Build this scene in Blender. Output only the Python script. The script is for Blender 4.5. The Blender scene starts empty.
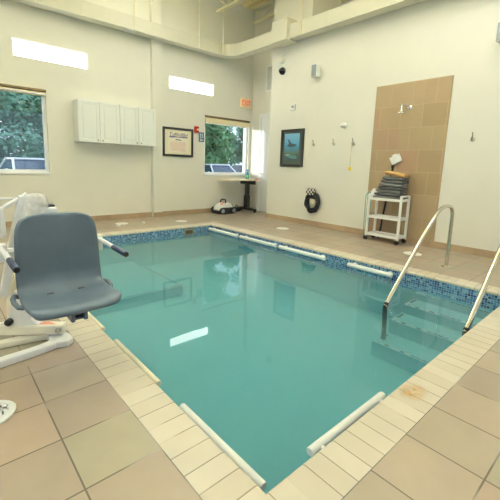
import bpy, bmesh, math, random
from mathutils import Vector, Matrix
random.seed(7)
PI = math.pi
S = bpy.context.scene
COL = S.collection

# ------------------------------------------------------------------ helpers
def lin(c):
    f = lambda v: v/12.92 if v <= 0.04045 else ((v+0.055)/1.055)**2.4
    return tuple(f(v/255) for v in c) + (1.0,)

def new_mat(name):
    m = bpy.data.materials.new(name); m.use_nodes = True
    nt = m.node_tree; b = nt.nodes['Principled BSDF']
    return m, nt, b

def pbr(name, rgb, rough=0.5, metal=0.0, var=0.06, scale=12.0, bump=0.0, spec=0.5, emit=None, estr=0.0, detail=3.0):
    """principled material whose colour drifts a little with a noise of its own"""
    m, nt, b = new_mat(name)
    tc = nt.nodes.new('ShaderNodeTexCoord')
    n = nt.nodes.new('ShaderNodeTexNoise'); n.inputs['Scale'].default_value = scale; n.inputs['Detail'].default_value = detail
    nt.links.new(tc.outputs['Object'], n.inputs['Vector'])
    r = nt.nodes.new('ShaderNodeValToRGB')
    c = lin(rgb)
    r.color_ramp.elements[0].position = 0.3; r.color_ramp.elements[1].position = 0.7
    r.color_ramp.elements[0].color = tuple(min(1, v*(1-var)) for v in c[:3]) + (1,)
    r.color_ramp.elements[1].color = tuple(min(1, v*(1+var)) for v in c[:3]) + (1,)
    nt.links.new(n.outputs['Fac'], r.inputs['Fac'])
    nt.links.new(r.outputs['Color'], b.inputs['Base Color'])
    b.inputs['Roughness'].default_value = rough; b.inputs['Metallic'].default_value = metal
    b.inputs['Specular IOR Level'].default_value = spec
    if bump:
        bp = nt.nodes.new('ShaderNodeBump'); bp.inputs['Strength'].default_value = bump; bp.inputs['Distance'].default_value = 0.01
        nt.links.new(n.outputs['Fac'], bp.inputs['Height']); nt.links.new(bp.outputs['Normal'], b.inputs['Normal'])
    if emit:
        b.inputs['Emission Color'].default_value = lin(emit); b.inputs['Emission Strength'].default_value = estr
    return m

def tile_mat(name, cols, grout, gw=0.02, rough=0.4, mott=0.10, bump=0.3, stagger=False, grout2=None):
    """tiles laid out in UV units: one tile per unit square, a colour of its own per tile, grout lines"""
    m, nt, b = new_mat(name)
    N = nt.nodes.new; L = nt.links.new
    uv = N('ShaderNodeUVMap')
    br = N('ShaderNodeTexBrick')
    br.offset = 0.5 if stagger else 0.0; br.squash = 1.0
    br.inputs['Scale'].default_value = 1.0
    br.inputs['Mortar Size'].default_value = gw; br.inputs['Mortar Smooth'].default_value = 0.15
    br.inputs['Brick Width'].default_value = 1.0; br.inputs['Row Height'].default_value = 1.0
    L(uv.outputs['UV'], br.inputs['Vector'])
    fl = N('ShaderNodeVectorMath'); fl.operation = 'FLOOR'; L(uv.outputs['UV'], fl.inputs[0])
    wn = N('ShaderNodeTexWhiteNoise'); wn.noise_dimensions = '2D'; L(fl.outputs['Vector'], wn.inputs['Vector'])
    rp = N('ShaderNodeValToRGB'); e = rp.color_ramp.elements
    rp.color_ramp.interpolation = 'CONSTANT' if len(cols) > 3 else 'LINEAR'
    k = len(cols)
    e[0].position = 0; e[0].color = lin(cols[0])
    e[1].position = (k-1)/k if len(cols) > 3 else 1.0; e[1].color = lin(cols[-1])
    for i in range(1, k-1):
        x = e.new(i/k if len(cols) > 3 else i/(k-1)); x.color = lin(cols[i])
    L(wn.outputs['Value'], rp.inputs['Fac'])
    tc = N('ShaderNodeTexCoord')
    no = N('ShaderNodeTexNoise'); no.inputs['Scale'].default_value = 5.0; no.inputs['Detail'].default_value = 5.0
    L(tc.outputs['Object'], no.inputs['Vector'])
    mm = N('ShaderNodeMapRange'); mm.inputs[1].default_value = 0.3; mm.inputs[2].default_value = 0.7
    mm.inputs[3].default_value = 1-mott; mm.inputs[4].default_value = 1+mott
    L(no.outputs['Fac'], mm.inputs[0])
    mx = N('ShaderNodeVectorMath'); mx.operation = 'SCALE'
    L(rp.outputs['Color'], mx.inputs[0]); L(mm.outputs[0], mx.inputs['Scale'])
    gr = N('ShaderNodeMixRGB'); gr.inputs[1].default_value = lin(grout); gr.inputs[2].default_value = lin(grout2 or grout)
    n2 = N('ShaderNodeTexNoise'); n2.inputs['Scale'].default_value = 2.5; L(tc.outputs['Object'], n2.inputs['Vector'])
    st = N('ShaderNodeMapRange'); st.inputs[1].default_value = 0.53; st.inputs[2].default_value = 0.60
    L(n2.outputs['Fac'], st.inputs[0]); L(st.outputs[0], gr.inputs[0])
    mix = N('ShaderNodeMixRGB'); L(br.outputs['Fac'], mix.inputs[0]); L(mx.outputs[0], mix.inputs[1]); L(gr.outputs[0], mix.inputs[2])
    L(mix.outputs[0], b.inputs['Base Color'])
    b.inputs['Roughness'].default_value = rough
    bp = N('ShaderNodeBump'); bp.invert = True; bp.inputs['Strength'].default_value = bump; bp.inputs['Distance'].default_value = 0.004
    L(br.outputs['Fac'], bp.inputs['Height']); L(bp.outputs['Normal'], b.inputs['Normal'])
    return m

def tag(o, label, cat, group=None):
    o['label'] = label; o['category'] = cat
    if group: o['group'] = group
    return o

def thing(name, label, cat, loc, group=None):
    o = bpy.data.objects.new(name, None); o.empty_display_size = 0.1
    COL.objects.link(o); o.location = loc
    return tag(o, label, cat, group)

def base_of(o):
    v = Vector((0, 0, 0))
    while o is not None:
        v += o.location; o = o.parent
    return v

def obj(name, bm, mat, parent=None, smooth=False, sharp=40, origin=None):
    """link a bmesh given in world coordinates as ONE mesh object under its parent"""
    bmesh.ops.recalc_face_normals(bm, faces=bm.faces)
    me = bpy.data.meshes.new(name)
    off = base_of(parent) if parent else Vector(origin or (0, 0, 0))
    bmesh.ops.translate(bm, verts=bm.verts, vec=-off)
    bm.to_mesh(me); bm.free()
    for m in (mat if isinstance(mat, (list, tuple)) else [mat]): me.materials.append(m)
    o = bpy.data.objects.new(name, me); COL.objects.link(o)
    if parent: o.parent = parent
    elif origin: o.location = origin
    if smooth:
        for p in me.polygons: p.use_smooth = True
        try: me.set_sharp_from_angle(angle=math.radians(sharp))
        except Exception: pass
    return o

def struct(name, bm, mat, parent=None, smooth=False):
    o = obj(name, bm, mat, parent, smooth)
    if parent is None: o['kind'] = 'structure'
    return o

def dup(root, loc, label=None, rotz=None):
    r = root.copy(); COL.objects.link(r); r.location = loc
    if rotz is not None: r.rotation_euler.z = rotz
    if label: r['label'] = label
    for ch in list(root.children):
        c = ch.copy(); COL.objects.link(c); c.parent = r
        for g in list(ch.children):
            d = g.copy(); COL.objects.link(d); d.parent = c
    return r

BM = bmesh.new
def box(bm, x0, x1, y0, y1, z0, z1, bev=0.0, seg=2, mat=None):
    r = bmesh.ops.create_cube(bm, size=1.0)
    vs = r['verts']
    bmesh.ops.scale(bm, vec=(abs(x1-x0), abs(y1-y0), abs(z1-z0)), verts=vs)
    bmesh.ops.translate(bm, vec=((x0+x1)/2, (y0+y1)/2, (z0+z1)/2), verts=vs)
    if bev:
        es = list({e for v in vs for e in v.link_edges})
        r = bmesh.ops.bevel(bm, geom=es, offset=bev, segments=seg, affect='EDGES', profile=0.5)
        vs = list({v for f in r['faces'] for v in f.verts} | {v for v in vs if v.is_valid})
    return vs

def obox(bm, p0, p1, w, h, bev=0.0, up=(0, 0, 1)):
    """a bar of w by h cross-section from p0 to p1"""
    p0 = Vector(p0); p1 = Vector(p1); d = p1-p0; L = d.length; d.normalize()
    u = Vector(up); s = d.cross(u)
    if s.length < 1e-4: s = d.cross(Vector((1, 0, 0)))
    s.normalize(); u = s.cross(d).normalized()
    M = Matrix(((s.x, d.x, u.x, 0), (s.y, d.y, u.y, 0), (s.z, d.z, u.z, 0), (0, 0, 0, 1)))
    vs = box(bm, -w/2, w/2, 0, L, -h/2, h/2, bev)
    bmesh.ops.transform(bm, matrix=Matrix.Translation(p0) @ M, verts=vs)
    return vs

def tube(bm, pts, r, seg=12, closed=False, caps=True):
    """a round bar along a polyline; r is one radius or one per point"""
    P = [Vector(p) for p in pts]; n = len(P)
    R = r if isinstance(r, (list, tuple)) else [r]*n
    T = []
    for i in range(n):
        a = P[(i-1) % n] if (closed or i > 0) else P[i]
        b = P[(i+1) % n] if (closed or i < n-1) else P[i]
        T.append((b-a).normalized())
    nrm = T[0].orthogonal().normalized()
    rings = []
    for i in range(n):
        if i > 0:
            q = T[i-1].rotation_difference(T[i]); nrm = q @ nrm
        nrm = (nrm - T[i]*nrm.dot(T[i])).normalized()
        bn = T[i].cross(nrm)
        rings.append([bm.verts.new(P[i] + (nrm*math.cos(2*PI*k/seg) + bn*math.sin(2*PI*k/seg))*R[i]) for k in range(seg)])
    for i in range(n if closed else n-1):
        a = rings[i]; b = rings[(i+1) % n]
        for k in range(seg):
            bm.faces.new((a[k], a[(k+1) % seg], b[(k+1) % seg], b[k]))
    if caps and not closed:
        bm.faces.new(rings[0][::-1]); bm.faces.new(rings[-1])
    return [v for g in rings for v in g]

def cyl(bm, p0, p1, r0, r1=None, seg=20):
    return tube(bm, [p0, p1], [r0, r0 if r1 is None else r1], seg)

def lathe(bm, prof, c, axis='z', seg=28):
    """prof: list of (radius, height) turned about an axis through c"""
    c = Vector(c); rings = []
    for r, h in prof:
        ring = []
        for k in range(seg):
            a = 2*PI*k/seg; u = r*math.cos(a); v = r*math.sin(a)
            p = {'z': (u, v, h), 'x': (h, u, v), 'y': (u, h, v)}[axis]
            ring.append(bm.verts.new(c + Vector(p)))
        rings.append(ring)
    for a, b in zip(rings, rings[1:]):
        for k in range(seg): bm.faces.new((a[k], a[(k+1) % seg], b[(k+1) % seg], b[k]))
    bm.faces.new(rings[0]); bm.faces.new(rings[-1])

def prism(bm, poly, axis, a, b, bev=0.0):
    """extrude a 2-D outline between a and b along an axis"""
    def P(u, v, t): return {'x': (t, u, v), 'y': (u, t, v), 'z': (u, v, t)}[axis]
    A = [bm.verts.new(P(u, v, a)) for u, v in poly]; B = [bm.verts.new(P(u, v, b)) for u, v in poly]
    n = len(poly)
    fs = [bm.faces.new(A[::-1]), bm.faces.new(B)]
    for i in range(n): fs.append(bm.faces.new((A[i], A[(i+1) % n], B[(i+1) % n], B[i])))
    if bev:
        es = list({e for f in fs for e in f.edges})
        bmesh.ops.bevel(bm, geom=es, offset=bev, segments=2, affect='EDGES', profile=0.5)
    return A+B

def ellipsoid(bm, c, r, useg=18, vseg=10):
    g = bmesh.ops.create_uvsphere(bm, u_segments=useg, v_segments=vseg, radius=1.0)
    bmesh.ops.scale(bm, vec=r, verts=g['verts']); bmesh.ops.translate(bm, vec=c, verts=g['verts'])
    return g['verts']

def arc(c, r, a0, a1, n, plane='xz'):
    out = []
    for i in range(n+1):
        a = math.radians(a0 + (a1-a0)*i/n); u = r*math.cos(a); v = r*math.sin(a)
        out.append({'xz': (c[0]+u, c[1], c[2]+v), 'xy': (c[0]+u, c[1]+v, c[2]), 'yz': (c[0], c[1]+u, c[2]+v)}[plane])
    return out

def uvquad(bm, co, uvs):
    ul = bm.loops.layers.uv.verify()
    f = bm.faces.new([bm.verts.new(c) for c in co])
    for l, u in zip(f.loops, uvs): l[ul].uv = u
    return f

# ------------------------------------------------------------------ materials
M = {}
M['wall'] = pbr('wall_paint', (230, 229, 219), 0.55, var=0.012, scale=3, bump=0.02)
M['white'] = pbr('white_paint', (244, 247, 250), 0.4, var=0.01)
M['ceil'] = pbr('ceiling_deck', (242, 230, 178), 0.8, var=0.05, scale=2)
M['joist'] = pbr('joist_paint', (232, 226, 196), 0.6, var=0.03)
M['duct'] = pbr('duct_paint', (214, 212, 194), 0.5, var=0.015)
M['cab'] = pbr('cabinet_lacquer', (238, 242, 240), 0.35, var=0.008)
M['nickel'] = pbr('brushed_nickel', (190, 186, 176), 0.3, 1.0)
M['steel'] = pbr('polished_steel', (214, 212, 200), 0.16, 1.0, var=0.02)
M['chrome'] = pbr('chrome', (225, 228, 228), 0.1, 1.0, var=0.01)
M['black'] = pbr('black_plastic', (22, 22, 24), 0.4)
M['rubber'] = pbr('black_rubber', (26, 26, 28), 0.7)
M['blackwood'] = pbr('black_frame', (34, 34, 32), 0.35)
M['pvc'] = pbr('white_pvc', (236, 238, 236), 0.35, var=0.01)
M['pvc_old'] = pbr('ivory_pvc', (232, 226, 204), 0.4, var=0.03)
M['liftwhite'] = pbr('powder_coat_white', (238, 240, 242), 0.35, var=0.015)
M['liftcream'] = pbr('powder_coat_cream', (240, 236, 220), 0.4, var=0.03)
M['seat'] = pbr('slate_plastic', (81, 97, 113), 0.42, var=0.09, scale=9, bump=0.03)
M['grip'] = pbr('navy_grip', (38, 50, 78), 0.5)
M['deckbase'] = pbr('concrete', (170, 165, 150), 0.9)
M['floor'] = tile_mat('quarry_tile', [(160, 144, 129), (160, 148, 132), (152, 139, 125), (154, 147, 129), (164, 146, 130), (156, 144, 128), (163, 149, 133)],
                      (92, 84, 75), gw=0.012, rough=0.36, mott=0.06, grout2=(150, 147, 140))
M['coping'] = tile_mat('coping_brick', [(201, 194, 178), (198, 190, 174), (195, 187, 171), (203, 196, 181)], (136, 127, 112), gw=0.028, rough=0.45, mott=0.04, bump=0.5, grout2=(196, 188, 168))
M['mosaic'] = tile_mat('blue_mosaic', [(40, 84, 140), (70, 124, 172), (110, 164, 196), (34, 62, 112), (88, 146, 188), (52, 104, 158), (134, 180, 204)],
                       (178, 196, 202), gw=0.07, rough=0.2, mott=0.05, bump=0.2)
M['navytile'] = tile_mat('navy_step_tile', [(22, 40, 92), (46, 84, 140), (20, 34, 80), (150, 176, 186)], (150, 170, 176), gw=0.09, rough=0.25)
M['plaster'] = pbr('pool_plaster', (82, 151, 166), 0.7, var=0.03, scale=1.5)
M['basetile'] = tile_mat('base_tile', [(166, 144, 118), (172, 150, 123), (161, 139, 114), (169, 148, 122)], (150, 136, 116), gw=0.012, rough=0.4)
M['showertile'] = tile_mat('shower_tile', [(161, 140, 111), (156, 135, 106), (165, 144, 115), (164, 137, 112), (154, 134, 104), (163, 143, 113)],
                           (176, 156, 124), gw=0.014, rough=0.4, mott=0.03, stagger=True, bump=0.15)
M['door'] = pbr('door_paint', (246, 248, 248), 0.4, var=0.008)
M['red'] = pbr('red_plastic', (190, 48, 36), 0.4)
M['bluesign'] = pbr('blue_sign', (62, 100, 138), 0.5)
M['paper'] = pbr('paper', (236, 232, 214), 0.7, var=0.02)
M['mat'] = pbr('mat_board', (232, 226, 200), 0.7, var=0.01)
M['violet'] = pbr('violet_ink', (122, 116, 148), 0.7)
M['inkgrey'] = pbr('grey_ink', (158, 150, 150), 0.7)
M['pinkink'] = pbr('pink_ink', (230, 202, 190), 0.7)
M['exitwhite'] = pbr('exit_housing', (246, 226, 196), 0.5)
M['exitred'] = pbr('exit_letters', (244, 120, 84), 0.5, emit=(250, 110, 70), estr=0.3)
M['greytowel'] = pbr('grey_towel', (100, 103, 104), 0.95, var=0.1, scale=18, bump=0.15)
M['greytowel2'] = pbr('dark_grey_towel', (82, 84, 86), 0.95, var=0.1, scale=18, bump=0.15)
M['tantowel'] = pbr('tan_towel', (186, 150, 100), 0.95, var=0.15, scale=60, bump=0.5)
M['whitecloth'] = pbr('white_cloth', (240, 240, 236), 0.9, var=0.05, scale=30, bump=0.4)
M['teal'] = pbr('teal_hose', (96, 160, 160), 0.5)
M['bluebottle'] = pbr('blue_bottle', (44, 128, 170), 0.25)
M['greenlabel'] = pbr('green_label', (90, 170, 120), 0.5)
M['laminate'] = pbr('pale_laminate', (236, 222, 190), 0.4, var=0.02)
M['orange'] = pbr('orange_emblem', (226, 92, 58), 0.45)
M['pinktag'] = pbr('pink_tag', (226, 92, 110), 0.5)
M['yellow'] = pbr('yellow_tag', (240, 214, 84), 0.5)
M['string'] = pbr('string', (176, 164, 128), 0.8)
M['greyplastic'] = pbr('grey_plastic', (150, 160, 164), 0.5)
M['silverlouvre'] = pbr('louvre_grey', (226, 226, 218), 0.5)
M['shade'] = pbr('roller_fabric', (238, 226, 190), 0.8, var=0.01)
M['brown'] = pbr('dark_rail', (120, 104, 74), 0.6)
M['leafA'] = pbr('leaf_green', (136, 184, 132), 0.6, var=0.3, scale=1.1)
M['leafB'] = pbr('leaf_blue_green', (122, 174, 150), 0.6, var=0.3, scale=1.1)
M['leafC'] = pbr('leaf_yellow_green', (166, 200, 128), 0.6, var=0.4, scale=1.3)
M['bark'] = pbr('bark', (92, 78, 62), 0.9, var=0.25, scale=8, bump=0.5)
M['asphalt'] = pbr('asphalt', (126, 126, 124), 0.95, var=0.08, scale=30)
M['verge'] = pbr('grass', (96, 126, 70), 0.95, var=0.3, scale=10)
M['carwhite'] = pbr('car_white', (240, 242, 244), 0.2, var=0.005)
M['carsilver'] = pbr('car_silver', (196, 204, 212), 0.25, 0.4, var=0.01)
M['carglass'] = pbr('car_glass', (60, 80, 100), 0.08, var=0.02)
M['tyre'] = pbr('tyre', (28, 28, 28), 0.85)
M['headlamp'] = pbr('headlamp', (220, 226, 232), 0.12)

def checker_mat():
    m, nt, b = new_mat('checker_strap')
    tc = nt.nodes.new('ShaderNodeTexCoord'); ck = nt.nodes.new('ShaderNodeTexChecker')
    ck.inputs['Scale'].default_value = 26; ck.inputs['Color1'].default_value = lin((24, 24, 24)); ck.inputs['Color2'].default_value = lin((226, 224, 212))
    nt.links.new(tc.outputs['Object'], ck.inputs['Vector']); nt.links.new(ck.outputs['Color'], b.inputs['Base Color'])
    b.inputs['Roughness'].default_value = 0.8
    return m
M['checker'] = checker_mat()

def sea_mat():
    """the printed picture of open blue water in the frame on the right wall"""
    m, nt, b = new_mat('sea_print')
    tc = nt.nodes.new('ShaderNodeTexCoord'); sp = nt.nodes.new('ShaderNodeSeparateXYZ')
    nt.links.new(tc.outputs['Generated'], sp.inputs[0])
    n = nt.nodes.new('ShaderNodeTexNoise'); n.inputs['Scale'].default_value = 6; n.inputs['Detail'].default_value = 5
    nt.links.new(tc.outputs['Generated'], n.inputs['Vector'])
    ad = nt.nodes.new('ShaderNodeMath'); ad.operation = 'MULTIPLY_ADD'; ad.inputs[1].default_value = 0.22
    nt.links.new(n.outputs['Fac'], ad.inputs[0]); nt.links.new(sp.outputs['Z'], ad.inputs[2])
    r = nt.nodes.new('ShaderNodeValToRGB'); e = r.color_ramp.elements
    e[0].position = 0.1; e[0].color = lin((44, 56, 56)); e[1].position = 1.1; e[1].color = lin((112, 168, 204))
    for p, c in ((0.24, (52, 82, 88)), (0.3, (60, 76, 72)), (0.42, (86, 108, 100)), (0.56, (66, 128, 158)), (0.75, (82, 150, 194))):
        x = e.new(min(p, 1)); x.color = lin(c)
    nt.links.new(ad.outputs[0], r.inputs['Fac']); nt.links.new(r.outputs['Color'], b.inputs['Base Color'])
    b.inputs['Roughness'].default_value = 0.35
    return m
M['sea'] = sea_mat()

def schlick(nt, r0, normal=None):
    """mirror share of a clear surface, the same from either side"""
    N = nt.nodes.new; L = nt.links.new
    lw = N('ShaderNodeLayerWeight'); lw.inputs['Blend'].default_value = 0.5
    p = N('ShaderNodeMath'); p.operation = 'POWER'; p.inputs[1].default_value = 5.0
    m = N('ShaderNodeMath'); m.operation = 'MULTIPLY_ADD'; m.inputs[1].default_value = 1-r0; m.inputs[2].default_value = r0
    L(lw.outputs['Facing'], p.inputs[0]); L(p.outputs[0], m.inputs[0])
    return m
def glass_mat(name, tint=(1, 1, 1, 1), refl=1.0):
    m, nt, b = new_mat(name); nt.nodes.remove(b)
    out = nt.nodes['Material Output']
    t = nt.nodes.new('ShaderNodeBsdfTransparent'); t.inputs[0].default_value = tint
    g = nt.nodes.new('ShaderNodeBsdfGlossy'); g.inputs['Roughness'].default_value = 0.0
    f = schlick(nt, .04)
    mx = nt.nodes.new('ShaderNodeMixShader')
    nt.links.new(f.outputs[0], mx.inputs[0]); nt.links.new(t.outputs[0], mx.inputs[1]); nt.links.new(g.outputs[0], mx.inputs[2])
    nt.links.new(mx.outputs[0], out.inputs['Surface'])
    return m
M['glass'] = glass_mat('window_glass', (0.96, 0.98, 0.98, 1))

def water_mat():
    m, nt, b = new_mat('pool_water'); nt.nodes.remove(b)
    N = nt.nodes.new; L = nt.links.new; out = nt.nodes['Material Output']
    t = N('ShaderNodeBsdfTransparent'); g = N('ShaderNodeBsdfGlossy'); g.inputs['Roughness'].default_value = 0.0
    tc = N('ShaderNodeTexCoord'); no = N('ShaderNodeTexNoise'); no.inputs['Scale'].default_value = 2.2; no.inputs['Detail'].default_value = 1.5
    L(tc.outputs['Object'], no.inputs['Vector'])
    bp = N('ShaderNodeBump'); bp.inputs['Strength'].default_value = 0.06; bp.inputs['Distance'].default_value = 0.02
    L(no.outputs['Fac'], bp.inputs['Height']); L(bp.outputs['Normal'], g.inputs['Normal'])
    f = schlick(nt, .025)
    mx = N('ShaderNodeMixShader'); L(f.outputs[0], mx.inputs[0]); L(t.outputs[0], mx.inputs[1]); L(g.outputs[0], mx.inputs[2])
    L(mx.outputs[0], out.inputs['Surface'])
    va = N('ShaderNodeVolumeAbsorption'); va.inputs['Color'].default_value = WATER_COL; va.inputs['Density'].default_value = WATER_DEN
    vs = N('ShaderNodeVolumeScatter'); vs.inputs['Color'].default_value = (.44, .88, 1.0, 1); vs.inputs['Density'].default_value = WATER_SCAT; vs.inputs['Anisotropy'].default_value = .3
    ad = N('ShaderNodeAddShader'); L(va.outputs[0], ad.inputs[0]); L(vs.outputs[0], ad.inputs[1]); L(ad.outputs[0], out.inputs['Volume'])
    return m
WATER_COL = (0.12, 0.92, 0.95, 1); WATER_DEN = 0.22; WATER_SCAT = 0.45
M['water'] = water_mat()

def film_mat():
    m, nt, b = new_mat('clear_plastic_film')
    b.inputs['Base Color'].default_value = lin((248, 250, 250)); b.inputs['Roughness'].default_value = 0.25
    tr = nt.nodes.new('ShaderNodeBsdfTransparent'); mx = nt.nodes.new('ShaderNodeMixShader')
    n = nt.nodes.new('ShaderNodeTexNoise'); n.inputs['Scale'].default_value = 5
    mr = nt.nodes.new('ShaderNodeMapRange'); mr.inputs[3].default_value = 0.25; mr.inputs[4].default_value = 0.6
    nt.links.new(n.outputs['Fac'], mr.inputs[0]); nt.links.new(mr.outputs[0], mx.inputs[0])
    nt.links.new(tr.outputs[0], mx.inputs[1]); nt.links.new(b.outputs[0], mx.inputs[2])
    nt.links.new(mx.outputs[0], nt.nodes['Material Output'].inputs['Surface'])
    return m
M['film'] = film_mat()

def frosted_mat():
    m, nt, b = new_mat('frosted_lit_glazing')
    b.inputs['Base Color'].default_value = lin((240, 244, 246)); b.inputs['Roughness'].default_value = 0.3
    b.inputs['Emission Color'].default_value = (0.95, 0.98, 1.0, 1); b.inputs['Emission Strength'].default_value = TRANSOM
    return m
TRANSOM = 11.0
M['frost'] = frosted_mat()
def lamp_mat():
    m, nt, b = new_mat('fill_lamp_diffuser')
    b.inputs['Emission Color'].default_value = (1.0, 0.97, 0.90, 1); b.inputs['Emission Strength'].default_value = 6.0
    return m
M['lamp'] = lamp_mat()

# ------------------------------------------------------------------ the room
X0, X1, Y0, Y1 = -1.8, 5.785, -2.6, 7.107       # inner wall planes
XA = 6.46                                       # the alcove wall with the door
YC = 5.755                                      # where the right wall ends
ZC = 4.95                                       # roof deck
PX0, PX1, PY0, PY1 = 0.822, 4.12, 0.758, 5.62   # pool edge
CX0, CX1, CY0, CY1 = 0.624, 4.318, 0.566, 5.818 # outer edge of the coping
ZW = -0.125                                     # water level
ZB = -0.64                                      # pool floor

def deck(bm, x0, x1, y0, y1, ox, oy, p=0.30):
    uvquad(bm, [(x0, y0, 0), (x1, y0, 0), (x1, y1, 0), (x0, y1, 0)],
           [((x-ox)/p+40, (y-oy)/p+40) for x, y in ((x0, y0), (x1, y0), (x1, y1), (x0, y1))])
bm = BM()
deck(bm, X0-.1, CX0, Y0-.1, Y1+.15, CX0, CY0)
deck(bm, CX0, XA+.1, Y0-.1, CY0, CX0-.022, CY0)
deck(bm, CX1, XA+.1, CY0, Y1+.15, CX1, CY0)
deck(bm, CX0, CX1, CY1, Y1+.15, CX0, CY1)
floor = struct('floor', bm, M['floor'])

# walls with window openings: (a0, a1, z0, z1)
W1 = (-0.35, 1.625, 0.93, 2.33)    # left window
W2 = (1.17, 2.355, 2.815, 3.095)   # high window above it
W3 = (4.05, 5.22, 2.755, 3.02)     # high window further right
W4 = (4.985, 6.385, 0.93, 2.285)   # back window
def wall_with_holes(name, axis, plane, back, a0, a1, z0, z1, holes, mat):
    bm = BM()
    us = sorted({a0, a1, *[h[0] for h in holes], *[h[1] for h in holes]})
    vs = sorted({z0, z1, *[h[2] for h in holes], *[h[3] for h in holes]})
    for ua, ub in zip(us, us[1:]):
        for va, vb in zip(vs, vs[1:]):
            cu, cv = (ua+ub)/2, (va+vb)/2
            if any(h[0] < cu < h[1] and h[2] < cv < h[3] for h in holes): continue
            if axis == 'y': box(bm, ua, ub, plane, back, va, vb)
            else: box(bm, plane, back, ua, ub, va, vb)
    bmesh.ops.remove_doubles(bm, verts=bm.verts, dist=1e-5)
    # drop the inner faces shared by neighbouring blocks
    seen = {}
    for f in bm.faces:
        k = tuple(round(c, 4) for c in f.calc_center_median()); seen.setdefault(k, []).append(f)
    bmesh.ops.delete(bm, geom=[f for g in seen.values() if len(g) > 1 for f in g], context='FACES_ONLY')
    return struct(name, bm, mat)
wall_with_holes('wall_back', 'y', Y1, Y1+.22, X0-.2, XA+.2, 0, ZC+.1, [W1, W2, W3, W4], M['wall'])
bm = BM(); box(bm, X1, XA+.2, Y0-.2, YC-1.02, 0, 3.98); box(bm, X1, XA+.2, YC-1.02, YC, 0, ZC+.05)
struct('wall_right', bm, M['wall'])
bm = BM(); box(bm, XA, XA+.2, YC, Y1, 0, ZC+.05); struct('wall_alcove', bm, M['wall'])
bm = BM(); box(bm, 7.6, 7.8, Y0-.2, YC, 3.98, ZC+.1); box(bm, XA+.2, 7.6, Y0-.2, YC, 3.9, 3.98); struct('wall_upper', bm, M['wall'])

W6 = (1.7, 4.3, .75, 3.1)     # unseen front window, added as daylight fill
W7 = (-1.6, 1.6, .75, 3.1)                                # left window out of view, added to let in more sky light
wall_with_holes('wall_front', 'y', Y0-.2, Y0, X0-.2, XA+.2, 0, ZC+.05, [W6], M['wall'])
wall_with_holes('wall_left', 'x', X0-.2, X0, Y0, Y1, 0, ZC+.05, [W7], M['wall'])
def plain_window(name, axis, plane, w):
    a0, a1, z0, z1 = w; f = .06; bm = BM()
    def B(u0, u1, v0, v1, t):
        if axis == 'y': box(bm, u0, u1, plane-t, plane+t, v0, v1)
        else: box(bm, plane-t, plane+t, u0, u1, v0, v1)
    B(a0, a0+f, z0, z1, .035); B(a1-f, a1, z0, z1, .035); B(a0+f, a1-f, z0, z0+f, .035); B(a0+f, a1-f, z1-f, z1, .035)
    B((a0+a1)/2-f/2, (a0+a1)/2+f/2, z0+f, z1-f, .035)
    o = struct(name, bm, M['white']); bm = BM(); B(a0+f, a1-f, z0+f, z1-f, .004); obj('pane', bm, M['glass'], o)
plain_window('fill_window_front', 'y', Y0-.1, W6); plain_window('fill_window_left', 'x', X0-.1, W7)
bm = BM()
poly = []
x = X0-.3
while x < 8.0:                                  # ribbed steel roof deck
    poly += [(x, ZC), (x+.09, ZC), (x+.12, ZC+.05), (x+.21, ZC+.05)]; x += .24
poly += [(x, ZC+.2), (X0-.3, ZC+.2)]
prism(bm, poly, 'y', Y0-.3, Y1+.3); struct('ceiling', bm, M['ceil'])

# boxed-out pilaster on the back wall
bm = BM(); box(bm, 3.60, 3.82, Y1-.10, Y1, 0, ZC); struct('trim_1', bm, M['wall'])
# tile baseboards
def base_run(name, segs, p=0.30):
    bm = BM()
    for (ax, ay, bx, by, nx, ny) in segs:
        L = math.hypot(bx-ax, by-ay); t = .014; h = .098
        A = Vector((ax, ay, 0)); B = Vector((bx, by, 0)); n = Vector((nx, ny, 0))*t; H = Vector((0, 0, h))
        uvquad(bm, [A+n, B+n, B+n+H, A+n+H], [(0, .1), (L/p, .1), (L/p, .9), (0, .9)])
        uvquad(bm, [A+n+H, B+n+H, B+H, A+H], [(0, .5), (L/p, .5), (L/p, .5), (0, .5)])
        uvquad(bm, [A, A+n, A+n+H, A+H], [(.2, .4), (.3, .4), (.3, .6), (.2, .6)])
        uvquad(bm, [B+n, B, B+H, B+n+H], [(.2, .4), (.3, .4), (.3, .6), (.2, .6)])
    return struct(name, bm, M['basetile'])
base_run('baseboard_back', [(X0, Y1, 3.60, Y1, 0, -1), (3.60, Y1-.10, 3.82, Y1-.10, 0, -1), (3.82, Y1, XA, Y1, 0, -1)])
base_run('baseboard_right', [(X1, YC, X1, Y0, -1, 0)])
base_run('baseboard_left', [(X0, Y0, X0, Y1, 1, 0)])
base_run('baseboard_front', [(X0, Y0, X1, Y0, 0, 1)])

# tan tile panel behind the shower, laid on the right wall
bm = BM(); t = .345
uvquad(bm, [(X1-.012, 3.266, .098), (X1-.012, 2.10, .098), (X1-.012, 2.10, 2.52), (X1-.012, 3.266, 2.52)],
       [(u, v) for u, v in ((.7, 2.0), (.7+1.166/t, 2.0), (.7+1.166/t, 2.0+2.422/t), (.7, 2.0+2.422/t))])
for y in (2.10, 3.266):
    uvquad(bm, [(X1-.012, y, .098), (X1, y, .098), (X1, y, 2.52), (X1-.012, y, 2.52)], [(.3, .3), (.32, .3), (.32, .4), (.3, .4)])
uvquad(bm, [(X1-.012, 3.266, 2.52), (X1-.012, 2.10, 2.52), (X1, 2.10, 2.52), (X1, 3.266, 2.52)], [(.3, .3), (.32, .3), (.32, .4), (.3, .4)])
struct('trim_2', bm, M['showertile'])

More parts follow.
